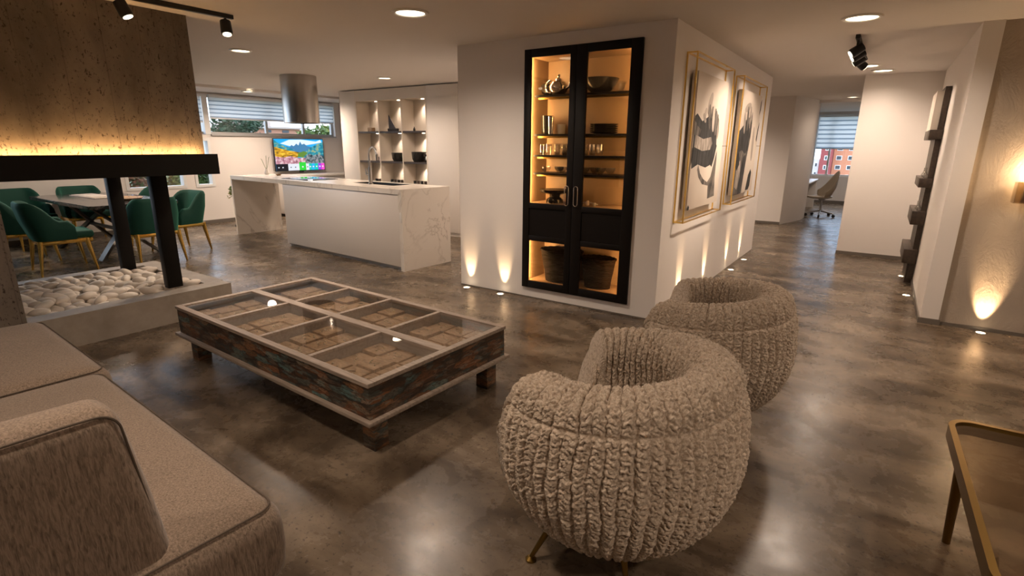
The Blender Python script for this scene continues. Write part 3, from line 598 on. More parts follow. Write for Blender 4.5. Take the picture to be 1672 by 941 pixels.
def wrap_shell(name, hw, dp, zb, zback, zarm, th, m, par, n=40, rake=.10):
    """upholstered back that wraps into sloping arms; sitter faces +y"""
    path = []; rc = .15; fy = dp - .13
    segs = [((hw, dp), (hw, -dp + rc)), None, ((hw - rc, -dp), (-hw + rc, -dp)), None, ((-hw, -dp + rc), (-hw, dp))]
    for i in range(9): t = i / 8; path.append((hw, fy + (-dp + rc - fy) * t, 0))
    for i in range(1, 8): a = i / 8 * PI / 2; path.append((hw - rc + rc * math.cos(a), -dp + rc - rc * math.sin(a), 0))
    for i in range(9): t = i / 8; path.append((hw - rc + (-2 * hw + 2 * rc) * t, -dp, 0))
    for i in range(1, 8): a = PI / 2 + i / 8 * PI / 2; path.append((-hw + rc + rc * math.cos(a), -dp + rc - rc * math.sin(a), 0))
    for i in range(9): t = i / 8; path.append((-hw, -dp + rc + (dp - rc + fy) * t, 0))
    N = len(path); bm = bmesh.new(); rings = []
    for i, (x, y, _) in enumerate(path):
        a = path[max(0, i - 1)]; b = path[min(N - 1, i + 1)]; tx, ty = b[0] - a[0], b[1] - a[1]; L = math.hypot(tx, ty); nx, ny = -ty / L, tx / L  # inward
        if nx * -x + ny * -y < 0: nx, ny = -nx, -ny
        f = (y + dp) / (dp + fy); g = min(1, max(0, (f - .12) / .55)); g = g * g * (3 - 2 * g); zt = zback + (zarm - zback) * g
        if f > .85: zt -= (f - .85) / .15 * .06
        ring = []
        prof = [(0, 0), (0, .5), (0, .88), (.2, .97), (.5, 1.0), (.8, .97), (1, .88), (1, .5), (1, 0)]
        for u_, v_ in prof:
            z = zb + (zt - zb) * v_; rk = rake * ((z - zb) / (zback - zb)) * (1 - g) ; bul = .018 * math.sin(min(1, v_) * PI)
            ring.append(bm.verts.new((x + nx * (th * u_ - bul * (1 - u_)), y + ny * (th * u_ - bul * (1 - u_)) - rk * max(0, 1 - f * 2), z)))
        rings.append(ring)
    for a, b in zip(rings, rings[1:]):
        for k in range(8): bm.faces.new((a[k], a[k + 1], b[k + 1], b[k]))
        bm.faces.new((a[8], a[0], b[0], b[8]))
    bm.faces.new(rings[0]); bm.faces.new(rings[-1][::-1])
    return B(name, bm, m, par, auto=1.0)
def green_chair(label):
    t = thing('dining_armchair', label, 'chair', (0, 0, 0), 0, None)
    wrap_shell('backrest', .285, .25, .40, .84, .62, .055, m_green, t)
    box('seat', (-.235, .235, -.20, .30, .40, .485), m_green, t, bev=.03, seg=3)
    box('seat_frame', [(-.27, .27, -.235, -.20, .355, .40), (-.27, .27, .235, .27, .355, .40), (-.27, -.235, -.20, .235, .355, .40), (.235, .27, -.20, .235, .355, .40)], m_gold, t, bev=.004)
    for sx_ in (-1, 1):
        for sy_ in (-1, 1):
            rod('leg', [((sx_ * .245, sy_ * .215, .40), (sx_ * .25, sy_ * .225, .30), .029, .025), ((sx_ * .25, sy_ * .225, .30), (sx_ * .275, sy_ * .265, 0), .025, .012)], m_gold, t, n=12)
    return t
gc = [(-8.02, 2.13, -.10, 'green velvet chair with gold legs at the near side of the table, beside the pier'),
      (-8.98, 2.02, .0, 'green velvet chair with gold legs partly hidden by the concrete pier'),
      (-7.73, 2.99, PI / 2 + .05, 'green velvet chair seen from behind between the two black posts'),
      (-8.22, 3.56, PI + .1, 'green velvet chair with gold legs right of the black posts'),
      (-9.32, 3.52, PI - .05, 'green velvet chair across the table, its low back showing between the posts'),
      (-10.14, 3.10, -PI / 2, 'green velvet chair at the far table end, its back edge above the top'),
      (-10.20, 2.40, -PI / 2 + .25, 'green velvet armchair at the far left end of the dining table')]
g0 = green_chair(gc[0][3]); g0.location = (gc[0][0], gc[0][1], 0); g0.rotation_euler[2] = gc[0][2]; g0['group'] = 'green dining chairs'
for x, y, rz, lb in gc[1:7]: dup(g0, (x, y, 0), rz, lb)
# ------------------------------------------------------------------ display cabinet
dc = thing('display_cabinet', 'tall black built-in display cabinet with glass doors and lit shelves', 'cabinet', (-2.338, YF, 0))
ox = 2.338
def L(x0, x1, y0, y1, z0, z1): return (x0 + ox, x1 + ox, y0, y1, z0, z1)
ix0, ix1 = -2.845, -1.77; iy = .37
box('case', [L(ix0 - .012, ix0, .0, iy, .14, 2.32), L(ix1, ix1 + .012, .0, iy, .14, 2.32), L(ix0, ix1, iy - .015, iy, .14, 2.32), L(ix0, ix1, .0, iy - .015, 2.29, 2.32), L(ix0, ix1, .0, iy - .015, .14, .175), L(ix0, ix1, 0.03, iy - .015, .60, .96)], m_cabin, dc)
for z in (1.96, 1.61, 1.417, 1.25):
    sh = box('shelf', L(ix0 + .035, ix1 - .035, .055, .345, z - .018, z), m_espresso, dc)
    box('bracket_rail', L(ix0 + .035, ix1 - .035, .12, .128, z - .035, z - .018), m_bronze, sh)
m_cled = mat('cabinet_led', (1, .8, .5), .4, em=(1, .58, .20), es=13)
for z0, z1 in ((.98, 2.28), (.185, .59)):
    for s, x in ((1, ix0 + .004), (-1, ix1 - .004)):
        st = box('led_strip', L(*sorted((x, x + s * .008)), .022, .030, z0, z1), m_cled, dc)
        a = lamp('AREA', 'led_glow', (x + s * .012 + ox, .035, (z0 + z1) / 2), P_LED * .55 * (z1 - z0), (1, .62, .27), dc, (s * .55, 1, 0), size=.012)
        a.data.shape = 'RECTANGLE'; a.data.size = .012; a.data.size_y = z1 - z0
        q = Vector((s * .15, 1, 0)).normalized(); zax = -q; yax = Vector((0, 0, 1)); xax = yax.cross(zax); a.matrix_local = Matrix([[xax.x, yax.x, zax.x, a.location.x], [xax.y, yax.y, zax.y, a.location.y], [xax.z, yax.z, zax.z, a.location.z], [0, 0, 0, 1]])
def door(x0, x1, px0, px1, hx):
    y0, y1 = -.024, .0
    d = box('door', [L(x0, px0, y0, y1, .112, 2.35), L(px1, x1, y0, y1, .112, 2.35), L(px0, px1, y0, y1, 2.28, 2.35), L(px0, px1, y0, y1, .112, .185), L(px0, px1, y0, y1, .595, .645), L(px0, px1, y0, y1, .915, .965)], m_espresso, dc, bev=.002)
    box('door_panel', L(px0, px1, y0 + .01, y1, .645, .915), m_espresso, d)
    box('glass_pane', L(px0, px1, y0 + .011, y0 + .015, .965, 2.28), m_doorglass, d); box('glass_pane', L(px0, px1, y0 + .011, y0 + .015, .185, .595), m_doorglass, d)
    hz0, hz1 = .965, 1.145; hw = .02; pts = []
    for a in np.linspace(0, PI, 8): pts.append((hx + ox + hw * math.cos(a), y0 - .022, hz1 - hw + hw * math.sin(a)))
    for a in np.linspace(PI, 2 * PI, 8): pts.append((hx + ox + hw * math.cos(a), y0 - .022, hz0 + hw + hw * math.sin(a)))
    h = tube('handle', pts, .0045, m_chrome, d, n=8, closed=True)
    for z in (hz0 + .02, hz1 - .02):
        pass
    for hz in (hz0, hz1): rod('standoff', [((hx + ox, y0, hz), (hx + ox, y0 - .022, hz), .004, .004)], m_chrome, h)
door(-2.880, -2.340, -2.808, -2.402, -2.385); door(-2.336, -1.742, -2.236, -1.842, -2.290)
CY = YF + .18
def put(o, x, z, label, cat, y=CY, rz=0, group=None):
    o.location = (x, y, z + .0008); o.rotation_euler = (0, 0, rz); tag(o, label, cat, group); return o
# top shelf
o = lathe('serving_dish', [(0, 0), (.05, 0), (.088, .03), (.095, .10), (.085, .11), (.07, .04), (0, .02)], m_ceramic); put(o, -2.745, 1.96, 'dark round lidded dish at the left end of the top cabinet shelf', 'dish', CY + .06)
tp_ = thing('teapot', 'silver teapot with a looped handle on the top cabinet shelf', 'teapot', (-2.60, CY - .05, 1.9608))
lathe('body', [(0, 0), (.05, 0), (.085, .035), (.09, .07), (.07, .11), (.03, .125), (0, .125)], m_chrome, tp_); lathe('lid', [(.034, .124), (.03, .14), (.012, .145), (.012, .165), (.018, .175), (0, .18)], m_chrome, tp_)
tube('handle', [(-.08 - .055 * math.sin(a), 0, .075 - .055 * math.cos(a)) for a in np.linspace(0.1, PI - .1, 12)], .009, m_chrome, tp_); tube('spout', [(.07, 0, .05), (.11, 0, .07), (.125, 0, .11), (.145, 0, .125)], [.018, .014, .011, .009], m_chrome, tp_)
o = lathe('serving_bowl', [(0, 0), (.07, 0), (.12, .04), (.165, .12), (.158, .125), (.11, .045), (0, .012)], m_ceramic); put(o, -2.20, 1.96, 'wide dark bowl on the right half of the top cabinet shelf', 'bowl')
o = lathe('glass_dish', [(0, 0), (.03, 0), (.05, .02), (.075, .085), (.070, .085), (.04, .02), (0, .006)], m_ware); put(o, -2.02, 1.96, 'clear flared dish right of the wide dark bowl', 'dish', CY - .02)
# second shelf
o = lathe('tall_vase', [(0, 0), (.048, 0), (.056, .05), (.06, .17), (.052, .17), (.04, .03), (0, .01)], m_ceramic); put(o, -2.745, 1.61, 'tall dark vase at the left of the second cabinet shelf', 'vase')
o = lathe('metal_tumbler', [(0, 0), (.022, 0), (.03, .16), (.026, .16), (.018, .01), (0, .01)], m_chrome); put(o, -2.672, 1.61, 'slim silver tumbler beside the tall dark vase', 'tumbler', CY - .05)
o = lathe('ceramic_cup', [(0, 0), (.035, 0), (.042, .09), (.036, .09), (.03, .01), (0, .01)], m_porc); put(o, -2.585, 1.61, 'pale cup right of the silver tumbler', 'cup')
for k in range(5):
    o = lathe('stacked_plate', [(0, 0), (.08, 0), (.125, .014), (.128, .02), (.08, .008), (0, .008)], m_ceramic); put(o, -2.145, 1.61 + k * .0165, 'dark plate in the stack on the second cabinet shelf', 'plate', group='stacked dark plates')
# tumblers
tum = [(0, 0), (.024, 0), (.03, .03), (.034, .06), (.030, .10), (.0285, .10), (.032, .06), (.028, .03), (.022, .006), (0, .006)]
t0 = None
for x in (-2.775, -2.70, -2.605, -2.525, -2.44, -2.31, -2.235, -2.16):
    if t0 is None: t0 = lathe('drinking_glass', tum, m_ware, n=24); o = t0
    else: o = t0.copy(); C.objects.link(o)
    put(o, x, 1.417, 'clear tumbler in the row of glasses on the middle cabinet shelf', 'glass', CY - .03, group='row of clear tumblers')
cup = [(0, 0), (.018, 0), (.022, .006), (.045, .035), (.05, .06), (.046, .06), (.040, .036), (.016, .012), (0, .010)]
t0 = None
for i, x in enumerate((-2.72, -2.60, -2.54, -2.42, -2.30, -2.22, -2.14, -2.065)):
    if t0 is None: t0 = lathe('small_glass_bowl', cup, m_ware, n=24); o = t0
    else: o = t0.copy(); C.objects.link(o)
    put(o, x, 1.25, 'small clear bowl in the row below the tumblers', 'bowl', CY - .04 + .05 * (i % 2), group='row of small clear bowls')
o = lathe('pedestal_bowl', [(0, 0), (.085, 0), (.08, .03), (.05, .055), (.055, .075), (.14, .10), (.155, .125), (.145, .128), (.08, .105), (0, .095)], m_ceramic); put(o, -2.635, .962, 'black pedestal bowl behind the left cabinet door', 'bowl')
bm = bmesh.new(); bmesh.ops.create_uvsphere(bm, u_segments=20, v_segments=12, radius=.032); o = B('ball_ornament', bm, m_ceramic, smooth=True); o.location = (-2.60, CY - .13, .9945); tag(o, 'small black ball in front of the pedestal bowl', 'ornament')
bg_ = thing('bone_ornament', 'small pale jointed ornament behind the right cabinet door', 'ornament', (-2.23, CY - .05, .9625))
for x, h in ((-.085, .03), (-.02, .045), (.05, .03)): lathe('knob', [(0, 0), (.015, 0), (.020, h * .5), (.012, h), (0, h)], m_porc, bg_, n=16, loc=(x, 0, 0))
tube('link', [(-.085, 0, .02), (-.02, 0, .03), (.05, 0, .022), (.08, 0, .012)], .007, m_porc, bg_)
def basket(x, r, h, label, y):
    t = thing('wicker_basket', label, 'basket', (x, y, .1758))
    lathe('body', [(0, 0), (r * .74, 0), (r * .80, h * .3), (r * .93, h * .75), (r, h), (r - .012, h), (r * .90, h * .75), (r * .76, h * .25), (r * .70, .012), (0, .012)], m_wicker, t, n=48, sy=.72)
    pts = [(r * math.cos(a) * .99, r * .72 * math.sin(a) * .99, h + .004 + .003 * math.sin(a * 18)) for a in np.linspace(0, 2 * PI, 72, endpoint=False)]
    tube('rim', pts, .009, m_wicker, t, n=8, closed=True); return t
basket(-2.545, .225, .31, 'larger dark wicker basket behind the left lower glass', YF + .19)
basket(-2.135, .175, .28, 'dark wicker basket behind the right lower glass', YF + .18)

# ------------------------------------------------------------------ framed prints
m_canvas = mat('printed_canvas', (.66, .57, .48), .8); setc(m_canvas, ramp(m_canvas, noise(m_canvas, coords(m_canvas), .9, 2), [(.35, (.56, .48, .41)), (.65, (.72, .64, .55))]))
def inkmat(name, c0, c1, sc=(1, 1, 1), f=6):
    m = mat(name, c0, .8); setc(m, ramp(m, noise(m, coords(m, sc), f, 5, .6, 1.2), [(.36, c0), (.64, c1)])); return m
k_dark = inkmat('print_dark_folds', grey(.004), grey(.05), (1, 9, 1.2), 2.5); k_mid = inkmat('print_mid_grey', (.03, .027, .024), (.22, .19, .165), (1, 4, 1.5), 3); k_light = inkmat('print_light_skin', (.18, .155, .13), (.50, .43, .37), (1, 3, 1), 3); k_line = mat('print_black', (.012, .012, .012), .8)
k_line2 = mat('print_soft_shadow', (.40, .34, .29), .8)
def picture(y0, y1, z0, z1, cy0, cy1, cz0, cz1, label, shapes):
    t = thing('framed_print', label, 'picture', (XS, y0, z0))
    W_ = y1 - y0; H_ = z1 - z0; d = .095; w = .012
    bars = []
    for x in (.0, d - w):
        bars += [(x, x + w, 0, W_, 0, w), (x, x + w, 0, W_, H_ - w, H_), (x, x + w, 0, w, w, H_ - w), (x, x + w, W_ - w, W_, w, H_ - w)]
    for y in (0, W_ - w):
        for z in (0, H_ - w): bars.append((w, d - w, y, y + w, z, z + w))
    box('gold_frame', bars, m_gold, t)
    a0, a1, b0, b1 = cy0 - y0, cy1 - y0, cz0 - z0, cz1 - z0
    cv = box('canvas', (.02, .072, a0, a1, b0, b1), m_canvas, t, bev=.004)
    rod('spacer', [((0.001, (a0 + a1) / 2, b1 - .1), (.02, (a0 + a1) / 2, b1 - .1), .02, .02)], m_dark, cv)
    box('support_wire', [(.078, .081, a1 - .03, W_ - w, H_ * .47, H_ * .47 + .006)], m_bronze, t)
    vs, fs, fm = [], [], []
    for mi, dd, poly in shapes:
        i = len(vs); vs.extend([(.0722 + dd * .0004, a0 + p[0] * (a1 - a0), b0 + p[1] * (b1 - b0)) for p in poly]); fs.append(tuple(range(i, i + len(poly)))); fm.append(mi)
    pyd('print_figure', vs, fs, [k_dark, k_mid, k_light, k_line, k_line2], cv, fm=fm)
    return t
def blob(cx, cy, rx, ry, rot=0, n=16):
    return [(cx + rx * math.cos(a) * math.cos(rot) - ry * math.sin(a) * math.sin(rot), cy + rx * math.cos(a) * math.sin(rot) + ry * math.sin(a) * math.cos(rot)) for a in np.linspace(0, 2 * PI, n, endpoint=False)]
h1 = [(4, 1, blob(.42, .80, .10, .05, .9)), (4, 1, blob(.30, .72, .05, .03, .9)),
      # dark wrapped forearm / fist, from the left edge
      (0, 3, [(.0, .69), (.06, .71), (.22, .66), (.40, .70), (.62, .68), (.72, .60), (.75, .50), (.70, .40), (.62, .33), (.45, .31), (.2, .34), (.02, .31)]),
      (2, 4, [(.06, .56), (.30, .53), (.55, .55), (.60, .50), (.55, .45), (.30, .44), (.05, .47)]),
      # lower hand with a wrist leaving at the bottom right
      (1, 2, [(.22, .34), (.30, .27), (.42, .22), (.56, .19), (.66, .23), (.72, .32), (.80, .45), (.82, .36), (.82, .22), (.86, .06), (.62, .05), (.60, .16), (.40, .18), (.26, .24), (.20, .30)]),
      (3, 5, [(.60, .33), (.68, .40), (.74, .50), (.77, .48), (.72, .38), (.66, .31)]),
      # fingers curling over the top
      (2, 6, blob(.28, .685, .055, .025, -.5)), (1, 6, blob(.44, .70, .045, .10, .35)), (2, 7, blob(.56, .69, .045, .105, .25)), (1, 8, blob(.66, .66, .042, .10, .15)), (2, 9, blob(.745, .62, .036, .085, .1)),
      (3, 10, [(.49, .62), (.50, .78), (.515, .78), (.51, .62)]), (3, 10, [(.60, .60), (.61, .77), (.625, .77), (.62, .60)]), (3, 10, [(.70, .57), (.705, .73), (.72, .73), (.715, .57)]),
      (1, 6, [(.0, .66), (.10, .62), (.20, .60), (.16, .55), (.0, .56)]), (3, 6, [(.0, .02), (.03, .04), (.06, .02), (.05, .0), (.0, .0)]), (3, 7, [(.0, .46), (.05, .50), (.03, .38), (.0, .34)])]
h2 = [(4, 1, blob(.3, .85, .15, .04, .2)),
      (1, 2, [(.0, .0), (.0, .45), (.10, .62), (.22, .72), (.40, .76), (.52, .74), (.58, .66), (.56, .50), (.50, .36), (.45, .20), (.42, .0)]),
      (0, 3, [(.0, .62), (.12, .66), (.28, .72), (.40, .70), (.50, .60), (.52, .45), (.40, .40), (.20, .44), (.0, .40)]),
      (0, 4, [(.30, .36), (.42, .40), (.46, .22), (.36, .0), (.20, .0), (.24, .2)]),
      (2, 5, blob(.20, .70, .045, .11, .3)), (1, 6, blob(.33, .745, .045, .12, .2)), (2, 7, blob(.46, .76, .042, .11, .1)), (3, 8, blob(.55, .68, .02, .14, .05)),
      (2, 4, [(.05, .30), (.20, .34), (.26, .18), (.16, .05), (.05, .08)]), (3, 5, [(.0, .40), (.10, .42), (.16, .30), (.06, .24), (.0, .28)]),
      (3, 4, [(.90, .55), (.94, .66), (1, .74), (1, .70), (.97, .62), (.95, .52)]), (3, 4, [(.62, .02), (.70, .18), (.80, .24), (.86, .20), (.84, .06), (.78, .02)]), (1, 4, [(.92, .80), (.95, .94), (1, .97), (1, .86)]),
      (4, 1, blob(.75, .5, .06, .18, .1))]
picture(4.715, 6.035, .845, 2.262, 4.86, 5.92, .945, 2.13, 'gold framed black and white print of clasped hands, nearest the corner', h1)
picture(6.50, 7.86, .86, 2.26, 6.62, 7.70, .955, 2.13, 'gold framed black and white print of hands, farther along the hall wall', h2)

# ------------------------------------------------------------------ knitted barrel armchairs
rr = np.random.default_rng(11)
WV = [(rr.normal(size=2) * np.array(f), rr.random() * 6.28) for f in [(3, 3)] * 4 + [(5, 5)] * 5 + [(22, 30)] * 6]
def wob(u, v, lo, hi):
    s = 0
    for (k, p) in WV[lo:hi]: s = s + np.sin(k[0] * u + k[1] * v + p)
    return s / math.sqrt(hi - lo)
A_R, Z0, ZT, ZM, ZTOP = .430, .099, .769, .504, .892
def barrel_r(z): 
    lo = np.clip((ZM - z) / (ZM - Z0 + .012), 0, 1); hi = np.clip((z - ZM) / (ZTOP - ZM), 0, .97)
    return A_R * np.where(z < ZM, np.sqrt(np.clip(1 - lo ** 2, .02, 1)), (1 - hi ** 2.65) ** (1 / 2.65))
NA, NP = 1100, 640; OPEN = .80
def chair_mesh():
    phi = np.linspace(0, 2 * PI, NA, endpoint=False)                 # phi = 0 points to the opening
    pd = np.abs((phi + PI) % (2 * PI) - PI)
    g = np.clip((pd - (OPEN - .13)) / .26, 0, 1); g = g ** 2 * (3 - 2 * g)
    h = .42 + (ZT - .42) * g
    P = np.zeros((NA, NP, 3)); Nn = np.zeros((NA, NP, 2)); AL = np.zeros((NA, NP))
    rt = .090
    for i in range(NA):
        H_ = h[i]; r_ = rt * (.55 + .45 * g[i])
        zz = np.linspace(Z0, H_ - r_ * .8, 160); ro = barrel_r(zz)
        bot_r = np.linspace(.04, ro[0], 26)[:-1]
        cx = ro[-1] - r_; cz = zz[-1]
        # start angle so the rim arc continues the outer slope
        s = math.atan2(ro[-2] - ro[-1], zz[-1] - zz[-2]); ang = np.linspace(s * .9, PI, 60)[1:]
        rx = cx + r_ * np.cos(ang); rz = cz + r_ * .95 * np.sin(ang)
        rin = rx[-1]; zi = np.linspace(rz[-1], .36, 60)[1:]; rI = rin + .02 * np.sin(np.clip((rz[-1] - zi) / .4, 0, 1) * PI)
        r = np.concatenate([bot_r, ro, rx, rI]); z = np.concatenate([np.full(25, Z0) - 0.0, zz, rz, zi])
        sarc = np.concatenate([[0], np.cumsum(np.hypot(np.diff(r), np.diff(z)))])
        t = np.linspace(0, sarc[-1], NP); R_ = np.interp(t, sarc, r); Z_ = np.interp(t, sarc, z)
        k = np.ones(9) / 9; Rp = np.pad(R_, 4, 'edge'); Zp = np.pad(Z_, 4, 'edge'); R_ = np.convolve(Rp, k, 'valid'); Z_ = np.convolve(Zp, k, 'valid')
        dR = np.gradient(R_); dZ = np.gradient(Z_); L_ = np.hypot(dR, dZ) + 1e-9
        P[i, :, 0] = R_; P[i, :, 1] = Z_; Nn[i, :, 0] = dZ / L_; Nn[i, :, 1] = -dR / L_; AL[i] = t; P[i, :, 2] = sarc[25 + 159]
    ph = phi[:, None] + np.zeros((1, NP)); R_ = P[:, :, 0]; Z_ = P[:, :, 1]; V = AL
    NR = 60
    U = ph / (2 * PI) * NR + .10 * wob(np.cos(ph) * 2.5, Z_ * 6 + np.sin(ph) * 2.5, 0, 4) + .07 * wob(U0 := ph * 14, V * 60, 4, 9)
    fu = U - np.floor(U); d = np.abs(fu - .5) * 2; col = np.floor(U)
    cid = np.sin(col * 12.9898) * 43758.5453; cid = cid - np.floor(cid)
    v = V / .0185 + cid * 5 + .34 * np.sin(2 * PI * fu * 1.0 + cid * 6) + .22 * wob(U0, V * 55, 4, 9)
    vk = np.floor(v); fv = v - vk; rnd = np.sin(vk * 78.233 + col * 37.7) * 43758.5; rnd = rnd - np.floor(rnd)
    yarn = np.sqrt(np.clip(1 - (2 * fv - 1) ** 2, 0, 1)); off = (rnd - .5) * .5
    lobe = np.clip(1 - np.abs(2 * (fu - .5) - off * .6) ** 3.2, 0, 1)
    deep = np.exp(-(np.minimum(np.abs((U / 2) % 1), 1 - np.abs((U / 2) % 1)) / .055) ** 2)
    hgt = .0165 * yarn * lobe * (.62 + .38 * rnd) - .004 * deep + .0014 * wob(ph * 12, V * 90, 9, 15)
    seam = np.exp(-((V - P[:, :, 2] + .012) / .007) ** 2); hgt = hgt * (1 - .75 * seam) - .003 * seam
    fade = np.clip(V / .15, 0, 1); hgt *= fade
    Rd = R_ + Nn[:, :, 0] * hgt; Zd = Z_ + Nn[:, :, 1] * hgt
    Zd = Zd - .067 * np.cos(ph) * (Rd / A_R) * np.clip((Z_ - ZM) / (ZTOP - ZM), 0, 1)
    X = -Rd * np.cos(ph); Y = -Rd * np.sin(ph)
    vs = np.stack([X, Y, Zd], -1).reshape(-1, 3)
    i = np.arange(NA)[:, None]; j = np.arange(NP - 1)[None, :]
    a = i * NP + j; b = ((i + 1) % NA) * NP + j
    fs = np.stack([a, b, b + 1, a + 1], -1).reshape(-1, 4)
    me = bpy.data.meshes.new('knitted_shell'); me.vertices.add(len(vs)); me.vertices.foreach_set('co', vs.ravel())
    me.loops.add(fs.size); me.loops.foreach_set('vertex_index', fs.ravel().astype(np.int32)); me.polygons.add(len(fs))
    me.polygons.foreach_set('loop_start', np.arange(0, fs.size, 4, dtype=np.int32)); me.update(calc_edges=True)
    me.polygons.foreach_set('use_smooth', [True] * len(fs)); me.validate(); return me
def armchair(label, x, y, rz):
    t = thing('barrel_armchair', label, 'armchair', (x, y, 0), rz, None)
    o = bpy.data.objects.new('knitted_shell', chair_mesh()); C.objects.link(o); o.data.materials.append(m_knit); o.parent = t
    lathe('seat_cushion', [(0, .30), (.29, .30), (.315, .36), (.30, .42), (.26, .445), (.15, .455), (0, .457)], m_knit, t, n=64, loc=(-.05, 0, 0))
    for dx, dy in ((-.205, -.245), (-.205, .245), (.16, -.20), (.16, .20)):
        l_ = rod('leg', [((dx * .62, dy * .72, .20), (dx, dy, .012), .016, .008), ((dx, dy, .0), (dx, dy, .008), .020, .020), ((dx, dy, .008), (dx, dy, .018), .020, .009)], m_bronze, t, n=16)
    return t
ch1 = armchair('chunky knit barrel armchair on thin brass legs, the nearer of the two', -.664, 1.659, 0)
ch2 = dup(ch1, (-.652, 2.835, 0), .10, 'chunky knit barrel armchair on thin brass legs, behind the nearer one'); ch2.scale = (.973, .973, .973)
# ------------------------------------------------------------------ coffee table (origin at the near right corner on the floor)
ct = thing('coffee_table', 'large low coffee table with glass panes and painted reclaimed wood sides', 'coffee table', (-1.862, 1.522, 0), -.0385)
CLn, CWd, CH = 2.09, 1.085, .40
X0, X1, Y0, Y1 = -CLn, 0, 0, CWd; w = .042
fr = [(X0, X1, Y0, Y0 + w, CH - .022, CH), (X0, X1, Y1 - w, Y1, CH - .022, CH), (X0, X0 + w, Y0 + w, Y1 - w, CH - .022, CH), (X1 - w, X1, Y0 + w, Y1 - w, CH - .022, CH)]
ym = CWd * .515; xs_ = [X0 + w + (CLn - 2 * w) * k / 4 for k in (1, 2, 3)]
fr.append((X0 + w, X1 - w, ym - .03, ym + .03, CH - .022, CH)); 
for x in xs_: fr += [(x - .014, x + .014, Y0 + w, ym - .03, CH - .022, CH), (x - .014, x + .014, ym + .03, Y1 - w, CH - .022, CH)]
box('top_frame', fr, m_tframe, ct, bev=.002, seg=1)
for i, (s0, s1) in enumerate(((X0 + .008, X1 - .008),) * 2):
    y = (Y0 + .008, Y1 - .033)[i]; box('side_panel', (s0, s1, y, y + .025, .205, CH - .022), m_recl, ct)
for x in (X0 + .008, X1 - .033): box('end_panel', (x, x + .025, Y0 + .033, Y1 - .033, .205, CH - .022), m_recl, ct)
box('bottom_lip', [(X0 - .018, X1 + .018, Y0 - .018, Y1 + .018, .183, .205)], m_tframe, ct, bev=.003)
box('divider', [(X0 + .035, X1 - .035, ym - .012, ym + .012, .206, CH - .022)] + [(x - .009, x + .009, a, b, .206, CH - .022) for x in xs_ for a, b in ((Y0 + .034, ym - .012), (ym + .012, Y1 - .034))], m_tframe, ct)
xe = [X0 + w] + xs_ + [X1 - w]; rb = np.random.default_rng(4)
for k in range(4):
    for (ya, yb) in ((Y0 + w, ym - .03), (ym + .03, Y1 - w)):
        xa, xb = xe[k] + .013, xe[k + 1] - .013
        box('glass_pane', (xa - .004, xb + .004, ya - .004, yb + .004, CH - .012, CH - .006), m_tglass, ct)
        for i in range(3):
            for j in range(3):
                gx = (xb - xa) / 3; gy = (yb - ya) / 3; z1 = .325 + .02 * rb.random()
                b_ = box('wood_block', (xa + i * gx + .006, xa + (i + 1) * gx - .006, ya + j * gy + .006, ya + (j + 1) * gy - .006, .206, z1), m_twood, ct, bev=.008, seg=2)
                bm = bmesh.new()
                for q in range(3):
                    px = xa + (i + .2 + .6 * rb.random()) * gx; py = ya + (j + .2 + .6 * rb.random()) * gy; rr_ = .004 + .004 * rb.random(); frustum(bm, (px, py, z1), (px, py, z1 + .006), rr_, rr_ * .7, 8)
                if rb.random() < .5: px = xa + (i + .5) * gx; py = ya + (j + .5) * gy; a_ = rb.random() * 3; tube_bm(bm, [(px + .03 * math.cos(a_ + t), py + .02 * math.sin(a_ + t), z1 + .004) for t in np.linspace(0, 3.5, 8)], .0025, 5)
                B('stud', bm, m_tin, b_)
lw = .092
for x in (X0 + .04, X1 - .04 - lw):
    for y in (Y0 + .05, Y1 - .05 - lw): box('leg', (x, x + lw, y, y + lw, 0, .183), mat('leg_wood', (.06, .035, .022), .5) if False else m_recl, ct, bev=.004)
sh = thing('glass_fragment', 'curved clear glass piece lying inside the leftmost pane of the coffee table', 'ornament', (0, 0, 0)); bpy.data.objects.remove(sh)

# ------------------------------------------------------------------ sofa (origin on the floor under the near right seat corner)
so = thing('sofa', 'large taupe fabric sofa with piped edges in the foreground', 'sofa', (-1.385, .775, 0), -.052)
def soft(name, x0, x1, y0, y1, z0, z1, r, m, par, dome=0, seg=6, lean=None):
    bm = bxs(bmesh.new(), [(x0, x1, y0, y1, z0, z1)])
    bmesh.ops.bevel(bm, geom=bm.edges[:], offset=r, segments=seg, affect='EDGES', profile=.5)
    bmesh.ops.subdivide_edges(bm, edges=[e for e in bm.edges if e.calc_length() > .15], cuts=10, use_grid_fill=True)
    for q in bm.verts:
        u_ = (q.co.x - (x0 + x1) / 2) / (x1 - x0) * 2; v_ = (q.co.y - (y0 + y1) / 2) / (y1 - y0) * 2; s_ = (q.co.z - (z0 + z1) / 2) / (z1 - z0) * 2
        if dome: q.co.z += dome * max(0, 1 - u_ * u_) * max(0, 1 - v_ * v_) * (1 if s_ > 0 else 0)
        b2 = .014 * max(0, 1 - s_ * s_); q.co.x += b2 * u_ ** 3; q.co.y += b2 * v_ ** 3
        if lean: q.co = Vector(lean(q.co))
    return B(name, bm, m, par, auto=1.2)
def rrect(x0, x1, y0, y1, r, z, n=8):
    pts = []
    for cx_, cy_, a0 in ((x1 - r, y1 - r, 0), (x0 + r, y1 - r, PI / 2), (x0 + r, y0 + r, PI), (x1 - r, y0 + r, 3 * PI / 2)):
        for a in np.linspace(a0, a0 + PI / 2, n): pts.append((cx_ + r * math.cos(a), cy_ + r * math.sin(a), z))
    return pts
s1 = soft('seat_cushion', -1.632, .0, -1.0, .0, .135, .432, .07, m_sofa, so, .022)
tube('piping', rrect(-1.632 + .015, -.015, -.985, -.015, .055, .4165), .0032, m_pipe, s1, n=6, closed=True)
